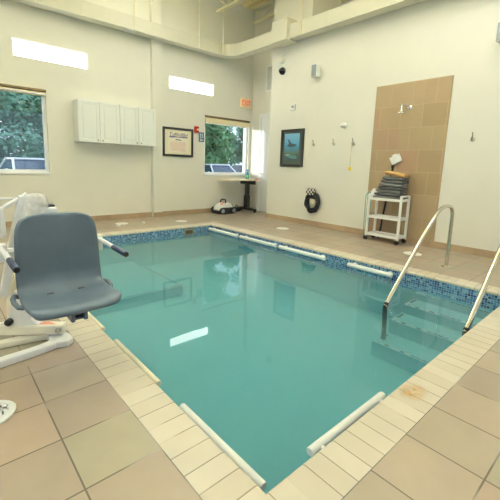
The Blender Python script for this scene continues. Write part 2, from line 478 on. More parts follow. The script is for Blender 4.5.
# windows: white frames with glass panes
def window(name, w, mullions=(), frost=False, sill=True):
    a0, a1, z0, z1 = w
    bm = BM(); y0, y1 = Y1+.05, Y1+.12; f = .05
    if frost:
        f = .018; y0, y1 = Y1+.03, Y1+.07
    box(bm, a0, a0+f, y0, y1, z0, z1); box(bm, a1-f, a1, y0, y1, z0, z1)
    box(bm, a0+f, a1-f, y0, y1, z0, z0+f); box(bm, a0+f, a1-f, y0, y1, z1-f, z1)
    for x in mullions: box(bm, x-f/2, x+f/2, y0, y1, z0+f, z1-f)
    w_ = struct(name, bm, M['white'])
    bm = BM(); yg = (y0+y1)/2
    box(bm, a0+f, a1-f, yg-.004, yg+.004, z0+f, z1-f)
    obj('pane', bm, M['frost'] if frost else M['glass'], w_)
    if sill:
        bm = BM(); box(bm, a0-.0, a1+.0, Y1-.02, y0, z0-.03, z0+.004, .004); obj('window_sill', bm, M['white'], w_)
    return w_
window('window_1', W1, mullions=(.62,))
window('window_2', W2, frost=True, sill=False)
window('window_3', W3, frost=True, sill=False)
window('window_4', W4)

# alcove door
YD0, YD1, ZD = 5.86, 6.70, 2.385
bm = BM(); f = .075
for y in (YD0-f, YD1): box(bm, XA-.03, XA, y, y+f, 0, ZD+f, .004)
box(bm, XA-.03, XA, YD0, YD1, ZD, ZD+f, .004)
dr = struct('door_1', bm, M['door'])
bm = BM(); box(bm, XA-.012, XA-.001, YD0, YD1, .01, ZD)
for z0, z1 in ((.25, 1.0), (1.2, 2.2)):
    box(bm, XA-.018, XA-.012, YD0+.14, YD1-.14, z0, z1, .004)
obj('door_leaf', bm, M['door'], dr)
bm = BM(); lathe(bm, [(.03, 0), (.03, -.012), (.012, -.014), (.012, -.05)], (XA-.012, YD1-.07, .98), 'x', 16)
obox(bm, (XA-.06, YD1-.07, .98), (XA-.06, YD1-.19, .98), .02, .016, .004); obj('door_handle', bm, M['nickel'], dr, True)

# ------------------------------------------------------------------ the pool
bm = BM()
wx0, wx1, wy0, wy1 = PX0-.02, PX1+.02, PY0-.02, PY1+.02
zt = -.034
box(bm, CX0, wx0, CY0, CY1, ZB-.1, zt); box(bm, wx1, CX1, CY0, CY1, ZB-.1, zt)
box(bm, wx0, wx1, CY0, wy0, ZB-.1, zt); box(bm, wx0, wx1, wy1, CY1, ZB-.1, zt)
box(bm, wx0, wx1, wy0, wy1, ZB-.1, ZB)
pool = struct('pool_basin', bm, M['plaster'])
# mosaic band at the water line
bm = BM(); t = .0254; zlo = -.215; e = .004
def band(bm, A, B, z0=zlo, z1=zt):
    L = math.dist(A, B); nv = (z1-z0)/t
    uvquad(bm, [(*A, z0), (*B, z0), (*B, z1), (*A, z1)], [(0, 0), (L/t, 0), (L/t, nv), (0, nv)])
band(bm, (wx0+e, wy0+e), (wx0+e, wy1-e)); band(bm, (wx0+e, wy1-e), (wx1-e, wy1-e))
band(bm, (wx1-e, wy1-e), (wx1-e, wy0+e)); band(bm, (wx1-e, wy0+e), (wx0+e, wy0+e))
struct('trim_3', bm, M['mosaic'])
# brick coping with a rounded nose, mitred at the corners
bm = BM(); pit = .0985
corn = [((CX0, CY0), (PX0, PY0)), ((CX1, CY0), (PX1, PY0)), ((CX1, CY1), (PX1, PY1)), ((CX0, CY1), (PX0, PY1))]
prof = [(0, 0.001), (.90, 0.001), (.955, -.003), (.985, -.011), (1.0, -.022), (.985, -.032), (.90, -.034)]
for i in range(4):
    (o0, n0), (o1, n1) = corn[i], corn[(i+1) % 4]
    L = math.dist(o0, o1); along = ((o1[0]-o0[0])/L, (o1[1]-o0[1])/L)
    def pt(o, n, s, z): return (o[0]+(n[0]-o[0])*s, o[1]+(n[1]-o[1])*s, z)
    for (s0, z0), (s1, z1) in zip(prof, prof[1:]):
        c = [pt(o0, n0, s0, z0), pt(o1, n1, s0, z0), pt(o1, n1, s1, z1), pt(o0, n0, s1, z1)]
        uu = [((p[0]-o0[0])*along[0]+(p[1]-o0[1])*along[1])/pit for p in c]
        vv = [.06+.88*min(s0, .99), .06+.88*min(s0, .99), .06+.88*min(s1, .99), .06+.88*min(s1, .99)]
        uvquad(bm, c, list(zip(uu, [v + i*3 for v in vv])))
bmesh.ops.remove_doubles(bm, verts=bm.verts, dist=1e-5)
struct('trim_4', bm, M['coping'], smooth=True)
# entry steps in the right-hand corner
SY = 1.585
st = [(4.14, 3.79, -.19), (3.79, 3.49, -.265), (3.49, 3.17, -.365), (3.17, 2.90, -.50)]
treads = [(PX1+.02, 3.93, -.195), (3.93, 3.62, -.275), (3.62, 3.34, -.375), (3.34, 3.06, -.505)]
bm = BM(); bt = BM()
for xa, xb, z in [(4.14, 4.00, -.195), (4.14, 3.735, -.263), (4.14, 3.445, -.358), (4.14, 3.13, -.495)]:
    box(bm, xb, xa if xb > 3.95 else xb+.45, wy0, SY, ZB, z)
    L = SY-wy0; w = .03; d = .012
    n = L/.05
    uvquad(bt, [(xb+d, wy0, z+.002), (xb+d+w, wy0, z+.002), (xb+d+w, SY-d, z+.002), (xb+d, SY-d, z+.002)], [(0, 0), (0, 1), (n, 1), (n, 0)])
    Lx = .26 if xb < 3.95 else .14
    uvquad(bt, [(xb+d, SY-d-w, z+.003), (xb+Lx, SY-d-w, z+.003), (xb+Lx, SY-d, z+.003), (xb+d, SY-d, z+.003)], [(0, 0), (Lx/.05, 0), (Lx/.05, 1), (0, 1)])
steps = struct('pool_steps', bm, M['plaster'])
obj('step_edge_tile', bt, M['navytile'], steps)
# sitting bench under the far left corner
BX, BY, BZ = 2.51, 4.05, -.50
bm = BM(); box(bm, wx0, BX, BY, wy1, ZB, BZ, .006)
bench = struct('pool_bench', bm, M['plaster'])
bt = BM(); w = .03
uvquad(bt, [(BX-.012-w, BY+.01, BZ+.002), (BX-.012, BY+.01, BZ+.002), (BX-.012, wy1, BZ+.002), (BX-.012-w, wy1, BZ+.002)], [(0, 0), (0, 1), (36, 1), (36, 0)])
uvquad(bt, [(wx0, BY+.012, BZ+.003), (BX-.012, BY+.012, BZ+.003), (BX-.012, BY+.012+w, BZ+.003), (wx0, BY+.012+w, BZ+.003)], [(0, 0), (31, 0), (31, 1), (0, 1)])
obj('bench_edge_tile', bt, M['navytile'], bench)
# skimmer mouth in the back wall of the pool
bm = BM(); box(bm, 3.52, 3.72, wy1-.016, wy1, -.16, -.055)
sk = struct('pool_skimmer', bm, pbr('skimmer_tan', (176, 166, 128), 0.5))
bm = BM(); box(bm, 3.54, 3.70, wy1-.019, wy1-.0155, -.145, -.075); obj('skimmer_mouth', bm, pbr('skimmer_dark', (78, 78, 60), 0.6), sk)
# water
bm = BM(); box(bm, wx0-.01, wx1+.01, wy0-.01, wy1+.01, ZB-.01, ZW)
water = obj('pool_water', bm, M['water']); water['kind'] = 'stuff'
water['label'] = 'still clear teal water filling the indoor pool'; water['category'] = 'water'

# white grab bars along the pool edge
def grab_bar(y0, y1, x, z, r, label, wallx, mat, axis='y'):
    if axis == 'y': A, B = (x, y0, z), (x, y1, z)
    else: A, B = (y0, x, z), (y1, x, z)
    t = thing('grab_bar', label, 'grab bar', A, 'white grab bars along the pool edge')
    a = Vector(A); b = Vector(B); d = (b-a).normalized()
    bm = BM(); tube(bm, [a, a+d*.006, b-d*.006, b], [r*.85, r, r, r*.85], 20); obj('bar', bm, mat, t, True)
    for s in (.10, .90):
        p = a.lerp(b, s); bm = BM()
        q = Vector((wallx, p.y, p.z)) if axis == 'y' else Vector((p.x, wallx, p.z))
        cyl(bm, p, q, r*.55, seg=14); cyl(bm, q+(p-q).normalized()*.008, q, r*1.0, seg=16)
        obj('bracket', bm, mat, t, True)
    return t
zb = -.062; pv = M['pvc']; po = M['pvc_old']
grab_bar(.815, 1.405, .868, zb, .020, 'white grab bar on the left pool edge, end next to the nearest pool corner', wx0+.001, pv)
grab_bar(1.646, 2.259, .865, zb, .020, 'ivory grab bar on the left pool edge, middle one in view there', wx0+.001, po)
grab_bar(2.487, 3.10, .862, zb, .020, 'ivory grab bar on pool edge under the lift seat, partly hidden', wx0+.001, po)
grab_bar(1.143, 1.775, .810, zb, .021, 'white grab bar on the near right edge by an orange-stained coping brick', wy0+.001, pv, 'x')
grab_bar(4.73, 5.59, 4.062, -.085, .030, 'white grab bar on the far right edge, touching the far pool corner', wx1-.005, pv)
grab_bar(3.77, 4.66, 4.062, -.085, .030, 'white grab bar on the far right edge, second from the far corner', wx1-.005, pv)
grab_bar(2.85, 3.715, 4.062, -.085, .030, 'white grab bar on the far edge below the black coiled hose', wx1-.005, pv)
grab_bar(1.89, 2.49, 4.062, -.085, .030, 'short white grab bar beside the entry steps, in front of the cart', wx1-.005, pv)

# orange stain on the coping near the right-hand grab bar: a thin rust film
def stain_mat():
    m, nt, b = new_mat('rust_stain')
    b.inputs['Base Color'].default_value = lin((232, 184, 104)); b.inputs['Roughness'].default_value = 0.5
    tc = nt.nodes.new('ShaderNodeTexCoord'); n = nt.nodes.new('ShaderNodeTexNoise'); n.inputs['Scale'].default_value = 16
    nt.links.new(tc.outputs['Object'], n.inputs['Vector'])
    gr = nt.nodes.new('ShaderNodeTexGradient'); gr.gradient_type = 'SPHERICAL'
    mp = nt.nodes.new('ShaderNodeMapping'); mp.inputs['Location'].default_value = (-1, -1, 0); mp.inputs['Scale'].default_value = (2, 2, 0)
    nt.links.new(tc.outputs['Generated'], mp.inputs[0]); nt.links.new(mp.outputs[0], gr.inputs[0])
    mu = nt.nodes.new('ShaderNodeMath'); mu.operation = 'MULTIPLY'; nt.links.new(n.outputs['Fac'], mu.inputs[0]); nt.links.new(gr.outputs['Fac'], mu.inputs[1])
    mr = nt.nodes.new('ShaderNodeMapRange'); mr.inputs[1].default_value = .1; mr.inputs[2].default_value = .6; mr.inputs[4].default_value = .7
    nt.links.new(mu.outputs[0], mr.inputs[0])
    tr = nt.nodes.new('ShaderNodeBsdfTransparent'); mx = nt.nodes.new('ShaderNodeMixShader')
    nt.links.new(mr.outputs[0], mx.inputs[0]); nt.links.new(tr.outputs[0], mx.inputs[1]); nt.links.new(b.outputs[0], mx.inputs[2])
    nt.links.new(mx.outputs[0], nt.nodes['Material Output'].inputs['Surface'])
    return m
bm = BM(); vs = [bm.verts.new((1.84+.13*math.cos(a), .68+.085*math.sin(a), .0022)) for a in [2*PI*k/24 for k in range(24)]]
bm.faces.new(vs); s_ = struct('coping_stain', bm, stain_mat())

# ------------------------------------------------------------------ stainless step rails
def step_rail(y, label):
    t = thing('step_handrail', label, 'handrail', (4.71, y, 0), 'handrails over the pool steps')
    xt, zt_, r = 4.71, .745, .021
    dx, dz = .888, .846
    L = math.hypot(dx, dz); ux, uz = -dx/L, -dz/L
    pts = [(xt, y, 0.0), (xt, y, .60)]
    pts += arc((xt-.13, y, .61), .13, 0, 90, 8)
    pts += [(xt-.24, y, .737)]
    pts += [(4.37, y, .735), (4.27, y, .70), (4.20, y, .665-.008)]
    pts += [(4.096-.02, y, .687-.12), (3.225, y, -.150)]
    # smooth the polyline
    P = [Vector(p) for p in [(xt, y, 0), (xt, y, .50), (xt, y, .60), (xt-.015, y, .68), (xt-.06, y, .735), (xt-.14, y, .762), (xt-.26, y, .765), (xt-.37, y, .745), (xt-.47, y, .70), (4.096, y, .60), (3.90, y, .455), (3.225, y, -.145)]]
    for _ in range(2):
        Q = [P[0]]
        for a, b in zip(P, P[1:]): Q += [a.lerp(b, .25), a.lerp(b, .75)]
        P = Q + [P[-1]]
    bm = BM(); tube(bm, P, r, 16); obj('rail', bm, M['steel'], t, True)
    bm = BM(); lathe(bm, [(.055, .001), (.055, .008), (.042, .016), (.024, .02)], (xt, y, 0), 'z', 24); obj('floor_flange', bm, M['steel'], t, True)
    bm = BM(); tube(bm, [(3.25, y, -.115), (3.232, y, -.14), (3.228, y, -.17), (3.262, y, -.494)], .022, 16); obj('foot_sleeve', bm, M['rubber'], t, True)
    return t
step_rail(1.539, 'stainless handrail with a black foot sleeve, rising beside the tan shower panel')
step_rail(.85, 'stainless handrail at the right picture edge, foot hidden by the near coping')

# ------------------------------------------------------------------ things on the back wall
def wall_cabinet(x0, x1, label):
    yf = 6.80; z0, z1 = 1.495, 2.225
    t = thing('wall_cabinet', label, 'cabinet', ((x0+x1)/2, Y1, z0), 'white cabinets hung on the back wall')
    bm = BM(); box(bm, x0, x1, yf+.02, Y1, z0, z1, .003); obj('body', bm, M['cab'], t)
    xm = (x0+x1)/2
    for a, b, kx in ((x0+.004, xm-.003, xm-.045), (xm+.003, x1-.004, xm+.045)):
        bm = BM(); f = .055
        box(bm, a, a+f, yf, yf+.02, z0+.004, z1-.004, .002); box(bm, b-f, b, yf, yf+.02, z0+.004, z1-.004, .002)
        box(bm, a+f, b-f, yf, yf+.02, z0+.004, z0+.004+f, .002); box(bm, a+f, b-f, yf, yf+.02, z1-.004-f, z1-.004, .002)
        box(bm, a+f-.002, b-f+.002, yf+.009, yf+.018, z0+f, z1-f)
        box(bm, a+f+.025, b-f-.025, yf+.003, yf+.012, z0+f+.025, z1-f-.025, .006)
        d = obj('door', bm, M['cab'], t)
        bm = BM(); lathe(bm, [(.006, 0), (.006, -.012), (.015, -.018), (.016, -.024), (.009, -.03)], (kx, yf, z0+.045), 'y', 14)
        obj('knob', bm, M['nickel'], d, True)
    return t
wall_cabinet(2.055, 2.808, 'white two-door wall cabinet, nearer the left window')
wall_cabinet(2.812, 3.565, 'white two-door wall cabinet, next to the pilaster and certificate')

# roller blinds at the window heads
def blind(x0, x1, ztop, drop, label):
    t = thing('roller_blind', label, 'blind', ((x0+x1)/2, Y1, ztop), 'rolled-up blinds at the window heads')
    bm = BM(); box(bm, x0-.005, x1+.005, Y1-.03, Y1+.045, ztop-.028, ztop+.006, .004); obj('head_rail', bm, M['brown'], t)
    bm = BM(); cyl(bm, (x0+.01, Y1+.012, ztop-.07), (x1-.01, Y1+.012, ztop-.07), .035, seg=16); box(bm, x0+.01, x1-.01, Y1-.026, Y1-.02, ztop-drop, ztop-.06)
    obj('fabric', bm, M['shade'], t)
    bm = BM(); box(bm, x0+.01, x1-.01, Y1-.032, Y1-.014, ztop-drop-.012, ztop-drop+.01, .004); obj('bottom_bar', bm, M['white'], t)
blind(W4[0], W4[1], W4[3]+.01, .17, 'cream rolled-up blind over the window beside the exit sign')
blind(W1[0], W1[1], W1[3]+.01, .075, 'cream rolled-up blind over the left window')

# framed certificate
def frame(bm, axis, plane, a0, a1, z0, z1, f, d):
    def B(u0, u1, v0, v1, p0, p1, bev=.004):
        if axis == 'y': box(bm, u0, u1, p0, p1, v0, v1, bev)
        else: box(bm, p0, p1, u0, u1, v0, v1, bev)
    B(a0, a0+f, z0, z1, plane-d, plane); B(a1-f, a1, z0, z1, plane-d, plane)
    B(a0+f-.002, a1-f+.002, z0, z0+f, plane-d, plane); B(a0+f-.002, a1-f+.002, z1-f, z1, plane-d, plane)
cx0, cx1, cz0, cz1 = 3.87, 4.65, 1.315, 1.945
t = thing('framed_certificate', 'black framed certificate with a cream mat between cabinets and back window', 'picture', ((cx0+cx1)/2, Y1, cz0))
bm = BM(); frame(bm, 'y', Y1-.002, cx0, cx1, cz0, cz1, .05, .03); obj('frame', bm, M['blackwood'], t)
bm = BM(); box(bm, cx0+.04, cx1-.04, Y1-.014, Y1-.003, cz0+.04, cz1-.04); obj('mat_board', bm, M['mat'], t)
bm = BM(); box(bm, 4.00, 4.53, Y1-.016, Y1-.0135, 1.41, 1.86); pp = obj('paper_sheet', bm, M['paper'], t)
yt = Y1-.0175
bm = BM()                                           # the large title, two uneven rows of black-letter strokes
rr = random.Random(3); x = 4.045
prism(bm, [(4.035, 1.835), (4.11, 1.85), (4.11, 1.83), (4.075, 1.825), (4.068, 1.76), (4.05, 1.76), (4.055, 1.825)], 'y', yt, yt+.002)
x = 4.115
while x < 4.49:
    w = rr.uniform(.012, .03); box(bm, x, x+w, yt, yt+.002, 1.77, 1.815+rr.choice((0, .02))); x += w+rr.uniform(.005, .012)
obj('title_lettering', bm, M['inkgrey'], pp)
bm = BM(); prism(bm, [(4.03, 1.73), (4.1, 1.722), (4.2, 1.735), (4.5, 1.73), (4.505, 1.755), (4.4, 1.768), (4.25, 1.752), (4.1, 1.765), (4.03, 1.752)], 'y', yt, yt+.002)
box(bm, 4.19, 4.27, yt, yt+.002, 1.675, 1.70); box(bm, 4.275, 4.33, yt, yt+.002, 1.668, 1.69); obj('violet_banner', bm, M['violet'], pp)
bm = BM()
for k in range(11):
    z = 1.64-.019*k; box(bm, 4.05+rr.uniform(0, .02), 4.47-rr.uniform(0, .04), yt, yt+.002, z-.012, z)
obj('text_block', bm, M['pinkink'], pp)

# fire alarm and blue sign
t = thing('fire_alarm', 'small red fire alarm box beside the certificate', 'alarm', (4.74, Y1, 1.87))
bm = BM(); box(bm, 4.685, 4.80, Y1-.04, Y1, 1.875, 2.02, .008); obj('housing', bm, M['red'], t)
bm = BM(); box(bm, 4.735, 4.79, Y1-.046, Y1-.038, 1.93, 1.97, .003); obj('pull_bar', bm, M['paper'], t)
t = thing('wall_sign', 'blue room sign with a white pictogram below the fire alarm', 'sign', (4.885, Y1, 1.68))
bm = BM(); box(bm, 4.815, 4.962, Y1-.012, Y1, 1.68, 1.90, .004); obj('plate', bm, M['bluesign'], t)
bm = BM(); ya = Y1-.0135
box(bm, 4.845, 4.93, ya, ya+.002, 1.775, 1.87); obj('white_field', bm, pbr('sign_pale', (176, 196, 206), 0.5), t)
bm = BM(); yb = ya-.0015
lathe(bm, [(.011, 0), (.011, .0015)], (4.885, yb, 1.855), 'y', 14); prism(bm, [(4.872, 1.842), (4.896, 1.842), (4.9, 1.815), (4.914, 1.79), (4.902, 1.784), (4.888, 1.806), (4.872, 1.784), (4.86, 1.79), (4.874, 1.815)], 'y', yb, yb+.0015)
obj('pictogram', bm, M['bluesign'], t)
bm = BM(); box(bm, 4.845, 4.93, ya, ya+.002, 1.71, 1.722); box(bm, 4.845, 4.91, ya, ya+.002, 1.735, 1.747); obj('caption_lines', bm, M['paper'], t)

# exit sign
t = thing('exit_sign', 'cream exit sign with glowing red letters high in the corner', 'exit sign', (6.215, Y1, 2.60))
bm = BM(); box(bm, 6.045, 6.385, Y1-.06, Y1, 2.60, 2.845, .01); obj('housing', bm, M['exitwhite'], t)
cu = bpy.data.curves.new('exit_text', 'FONT'); cu.body = 'EXIT'; cu.size = .175; cu.align_x = 'CENTER'; cu.align_y = 'CENTER'; cu.extrude = .002; cu.offset = .004
to = bpy.data.objects.new('exit_text_source', cu); COL.objects.link(to)
dg = bpy.context.evaluated_depsgraph_get(); me = bpy.data.meshes.new_from_object(to.evaluated_get(dg))
bpy.data.objects.remove(to); bpy.data.curves.remove(cu)
me.transform(Matrix.Translation((6.215, Y1-.063, 2.722)) @ Matrix.Rotation(PI/2, 4, 'X') @ Matrix.Scale(.82, 4, (1, 0, 0)))
bm = BM(); bm.from_mesh(me); bpy.data.meshes.remove(me); obj('letters', bm, M['exitred'], t)

# ------------------------------------------------------------------ the alcove corner
# standing side table with a single black column
t = thing('side_table', 'small pale table on one black column under the back window', 'table', (6.03, 6.78, 0))
bm = BM(); box(bm, 5.32, 6.30, 6.52, 7.02, .795, .825, .006); obj('tabletop', bm, M['laminate'], t)
bm = BM(); box(bm, 6.06, 6.15, 6.74, 6.83, .36, .795, .004); box(bm, 6.045, 6.165, 6.725, 6.845, .06, .42, .006); obj('column', bm, M['black'], t)
bm = BM(); box(bm, 6.08, 6.13, 6.5, 7.04, .70, .795, .004); obj('top_bracket', bm, M['black'], t)
bm = BM(); box(bm, 6.065, 6.145, 6.45, 7.05, .05, .10, .01); obox(bm, (6.1, 7.0, .075), (5.72, 7.0, .075), .05, .045, .006); obj('base_foot', bm, M['black'], t)
for x, y in ((6.105, 6.48), (6.105, 7.02), (5.74, 7.0)):
    bm = BM(); lathe(bm, [(.02, -.02), (.03, -.016), (.03, .016), (.02, .02)], (x, y, .03), 'x', 16); obj('caster', bm, M['rubber'], t, True)
# spray bottle and pink tag on the table
t = thing('spray_bottle', 'blue spray bottle standing on the small table by the window', 'bottle', (6.19, 6.90, .826))
bm = BM(); lathe(bm, [(.036, .0), (.04, .006), (.04, .12), (.03, .16), (.014, .18), (.014, .20)], (6.19, 6.90, .826), 'z', 20); obj('body', bm, M['bluebottle'], t, True)
bm = BM(); box(bm, 6.175, 6.205, 6.85, 6.93, 1.03, 1.065, .008); obox(bm, (6.19, 6.86, 1.04), (6.19, 6.875, .985), .012, .01); obj('trigger_head', bm, M['bluebottle'], t)
bm = BM(); lathe(bm, [(.0405, .03), (.0408, .032), (.0408, .1), (.0405, .102)], (6.19, 6.90, .826), 'z', 20); obj('label_band', bm, M['greenlabel'], t, True)
bm = BM(); prism(bm, [(6.185, 6.55), (6.285, 6.57), (6.275, 6.64), (6.18, 6.62)], 'z', .826, .85, .004)
tag(obj('pink_packet', bm, M['pinktag'], origin=(6.23, 6.59, .826)), 'small pink packet on the right end of the side table', 'packet')

# robotic pool cleaner on the deck
rx, ry = 5.36, 6.80
t = thing('pool_cleaner', 'white and black robotic pool cleaner parked on the far deck', 'pool cleaner', (rx, ry, 0))
bm = BM()
prof = [(-.20, .06), (-.215, .11), (-.17, .18), (-.10, .235), (.0, .265), (.09, .255), (.16, .20), (.20, .13), (.20, .06)]
prism(bm, [(rx+a, b) for a, b in prof], 'y', ry-.15, ry+.15, .03); obj('shell', bm, M['pvc'], t, True, 60)
for s in (-1, 1):
    bm = BM(); pts = []
    for c, a0, a1 in ((rx+.17, -90, 90), (rx-.17, 90, 270)):
        pts += [(c+.075*math.cos(math.radians(a0+(a1-a0)*k/10)), .078+.075*math.sin(math.radians(a0+(a1-a0)*k/10))) for k in range(11)]
    prism(bm, pts, 'y', ry+s*.15, ry+s*.20, .008)
    tr_ = obj('track', bm, M['rubber'], t, True, 35)
    for dx in (-.17, .17):
        bm = BM(); lathe(bm, [(.05, s*.20), (.05, s*.206), (.03, s*.212)], (rx+dx, ry, .078), 'y', 18); obj('wheel_cap', bm, M['greyplastic'], tr_, True)
for dx in (-.215, .215):
    bm = BM(); cyl(bm, (rx+dx, ry-.14, .045), (rx+dx, ry+.14, .045), .042, seg=16); obj('brush_roller', bm, M['rubber'], t, True)
bm = BM(); tube(bm, [(rx-.03, ry-.10, .24), (rx-.01, ry-.10, .31), (rx+.0, ry-.06, .335), (rx+.0, ry+.06, .335), (rx-.01, ry+.10, .31), (rx-.03, ry+.10, .24)], .016, 10); obj('carry_handle', bm, M['black'], t, True)
bm = BM(); vs = prism(bm, [(-.05, -.02), (.05, -.02), (.06, .015), (0, .03), (-.06, .015)], 'z', 0, .006)
bmesh.ops.transform(bm, matrix=Matrix.Translation((rx-.085, ry-.06, .242)) @ Matrix.Rotation(math.radians(-32), 4, 'Y'), verts=bm.verts); obj('emblem', bm, M['orange'], t)
bm = BM(); box(bm, rx+.10, rx+.22, ry-.10, ry+.10, .13, .21, .02); obj('rear_vent', bm, M['black'], t)
# its power supply with a coiled lead
px_, py_ = 5.86, 6.90
t = thing('power_supply', 'black power box with a looped lead between cleaner and table', 'power supply', (px_, py_, 0))
bm = BM(); box(bm, px_-.09, px_+.09, py_-.06, py_+.06, .0, .11, .015); obj('case', bm, M['black'], t)
bm = BM(); tube(bm, arc((px_, py_, .11), .05, 0, 180, 8, 'xz'), .01, 8); obj('handle', bm, M['black'], t, True)
bm = BM(); pts = [(px_-.09, py_-.02, .03)]
for k in range(26): a = k*.75; pts.append((px_-.19+.10*math.cos(a), py_-.06+.07*math.sin(a), .012+.0025*k))
pts += [(5.62, 6.88, .012), (5.56, 6.84, .02), (5.52, 6.82, .05)]
tube(bm, pts, .009, 8); obj('lead', bm, M['black'], t, True)

# air vent on the alcove wall
t = thing('wall_vent', 'tall grey louvred air vent high on the alcove wall', 'vent', (XA, 6.36, 2.98))
bm = BM(); frame(bm, 'x', XA, 6.12, 6.605, 2.975, 3.57, .03, .018); obj('frame', bm, M['white'], t)
bm = BM()
for k in range(22):
    z = 3.015+.0245*k; obox(bm, (XA-.008, 6.15, z), (XA-.008, 6.575, z), .018, .003, up=(.5, 0, 1))
box(bm, XA-.003, XA-.001, 6.15, 6.575, 3.0, 3.545); obj('louvre', bm, M['silverlouvre'], t)

# ------------------------------------------------------------------ things on the right wall
t = thing('framed_picture', 'dark framed blue underwater picture with one swimming animal', 'picture', (X1, 5.07, 1.165))
ya, yb, za, zb_ = 4.755, 5.37, 1.165, 1.935
bm = BM(); frame(bm, 'x', X1-.001, ya, yb, za, zb_, .055, .035); obj('frame', bm, M['blackwood'], t)
bm = BM(); box(bm, X1-.018, X1-.002, ya+.05, yb-.05, za+.05, zb_-.05); obj('mat_board', bm, pbr('dark_mat', (66, 78, 72), .7), t)
bm = BM(); box(bm, X1-.021, X1-.0175, ya+.11, yb-.10, za+.115, zb_-.09); pic = obj('print', bm, M['sea'], t)
bm = BM(); xp = X1-.0225                              # a dark swimming shape above a pale shoal
def pv2(pts, name, m):
    bm = BM(); prism(bm, pts, 'x', xp, xp+.0012); obj(name, bm, m, pic)
pv2([(5.20, 1.60), (5.15, 1.575), (5.07, 1.57), (4.98, 1.585), (4.935, 1.605), (4.95, 1.625), (5.0, 1.632), (5.06, 1.64), (5.09, 1.655), (5.12, 1.70), (5.16, 1.73), (5.19, 1.735), (5.165, 1.70), (5.14, 1.645), (5.17, 1.62)], 'swimming_shape', pbr('dark_shape', (58, 72, 74), .5))
pv2([(5.24, 1.405), (5.10, 1.41), (4.94, 1.39), (4.90, 1.345), (5.0, 1.33), (5.12, 1.352), (5.2, 1.385)], 'shoal', pbr('pale_shoal', (92, 136, 140), .5))
pv2([(5.245, 1.412), (5.13, 1.42), (5.12, 1.408), (5.235, 1.40)], 'foam_line', M['paper'])

# bundle of black cord on a wall hook
t = thing('cord_bundle', 'black cord bundle with a checkered strap, hung low on the right wall', 'cord', (X1, 4.46, .28))
rr = random.Random(11)
bm = BM()
cy, cz = 4.40, .50
for k in range(12):
    pts = []; a_, b_ = .15+rr.uniform(-.035, .05), .165+rr.uniform(-.045, .04); ph = rr.uniform(0, 6)
    for i in range(28):
        q = 2*PI*i/28
        pts.append((X1-.055-.02*(k % 3)+.012*math.sin(2*q+ph), cy+rr.uniform(-.006, .006)+a_*math.cos(q)*(1.0+.12*math.sin(q)), cz-.015+b_*math.sin(q)+.012*math.sin(3*q+ph)-(.03 if k > 7 else 0)))
    tube(bm, pts, .015+.004*rr.random(), 8, closed=True)
obj('coil', bm, M['rubber'], t, True)
bm = BM(); vs = box(bm, X1-.13, X1-.02, cy-.05, cy+.15, .62, .755, .03); obj('strap', bm, M['checker'], t, True)
bm = BM(); box(bm, X1-.11, X1-.03, cy-.095, cy+.115, .55, .65, .03); obj('black_wrap', bm, M['rubber'], t, True)
bm = BM(); box(bm, X1-.075, X1-.0, cy-.05, cy+.06, .44, .56, .012); obj('hanger_block', bm, M['pvc_old'], t)

# coat hooks
def coat_hook(y, z, label):
    t = thing('coat_hook', label, 'hook', (X1, y, z), 'nickel coat hooks on the right wall')
    bm = BM(); lathe(bm, [(.026, 0), (.026, -.008), (.016, -.014)], (X1, y, z), 'x', 18); obj('rose', bm, M['nickel'], t, True)
    bm = BM(); tube(bm, [(X1-.008, y, z), (X1-.035, y, z-.004), (X1-.055, y, z+.012), (X1-.058, y, z+.03)], .007, 8); tube(bm, [(X1-.01, y, z+.01), (X1-.03, y, z+.06), (X1-.05, y, z+.095)], [.007, .007, .009], 8); obj('prong', bm, M['nickel'], t, True)
coat_hook(4.508, 1.60, 'nickel coat hook nearest to the framed underwater picture')
coat_hook(4.043, 1.605, 'nickel coat hook, middle one of three, nothing hanging on it')
coat_hook(3.631, 1.60, 'nickel coat hook holding a string with a yellow tag')
coat_hook(1.758, 1.61, 'single nickel coat hook right of the tan shower panel')
t = thing('tag_string', 'thin string with a yellow tag hanging from a coat hook', 'string', (X1-.05, 3.631, 1.13))
bm = BM(); tube(bm, [(X1-.05, 3.636, 1.605), (X1-.048, 3.637, 1.4), (X1-.046, 3.64, 1.195)], .0035, 6); obj('cord', bm, M['string'], t, True)
bm = BM(); prism(bm, [(3.605, 1.195), (3.645, 1.2), (3.67, 1.18), (3.672, 1.13), (3.608, 1.125)], 'x', X1-.052, X1-.046, .002); obj('yellow_tag', bm, M['yellow'], t)
# small fittings
t = thing('dome_camera', 'small black dome camera high on the wall, under the alarm disc', 'camera', (X1, 5.43, 3.13))
bm = BM(); lathe(bm, [(.075, 0), (.075, -.03), (.066, -.036)], (X1, 5.433, 3.136), 'x', 24); obj('mount', bm, M['black'], t, True)
bm = BM(); lathe(bm, [(.064, -.034), (.060, -.06), (.045, -.085), (.02, -.1), (.003, -.103)], (X1, 5.433, 3.136), 'x', 24); obj('dome', bm, pbr('smoked_dome', (14, 14, 16), .08), t, True)
t = thing('alarm_disc', 'round white alarm disc above the black dome camera', 'alarm', (X1, 5.455, 3.374))
bm = BM(); lathe(bm, [(.085, 0), (.085, -.02), (.07, -.04)], (X1, 5.455, 3.374), 'x', 28); obj('base', bm, M['wall'], t, True)
bm = BM(); lathe(bm, [(.055, -.04), (.05, -.055), (.02, -.06)], (X1, 5.455, 3.374), 'x', 24); obj('cap', bm, M['pvc_old'], t, True)
t = thing('thermostat', 'white thermostat on the wall above the underwater picture', 'thermostat', (X1, 5.09, 2.33))
bm = BM(); box(bm, X1-.03, X1, 5.03, 5.15, 2.315, 2.43, .006); obj('case', bm, M['pvc'], t)
bm = BM(); box(bm, X1-.033, X1-.029, 5.06, 5.12, 2.36, 2.405); obj('display', bm, M['greyplastic'], t)
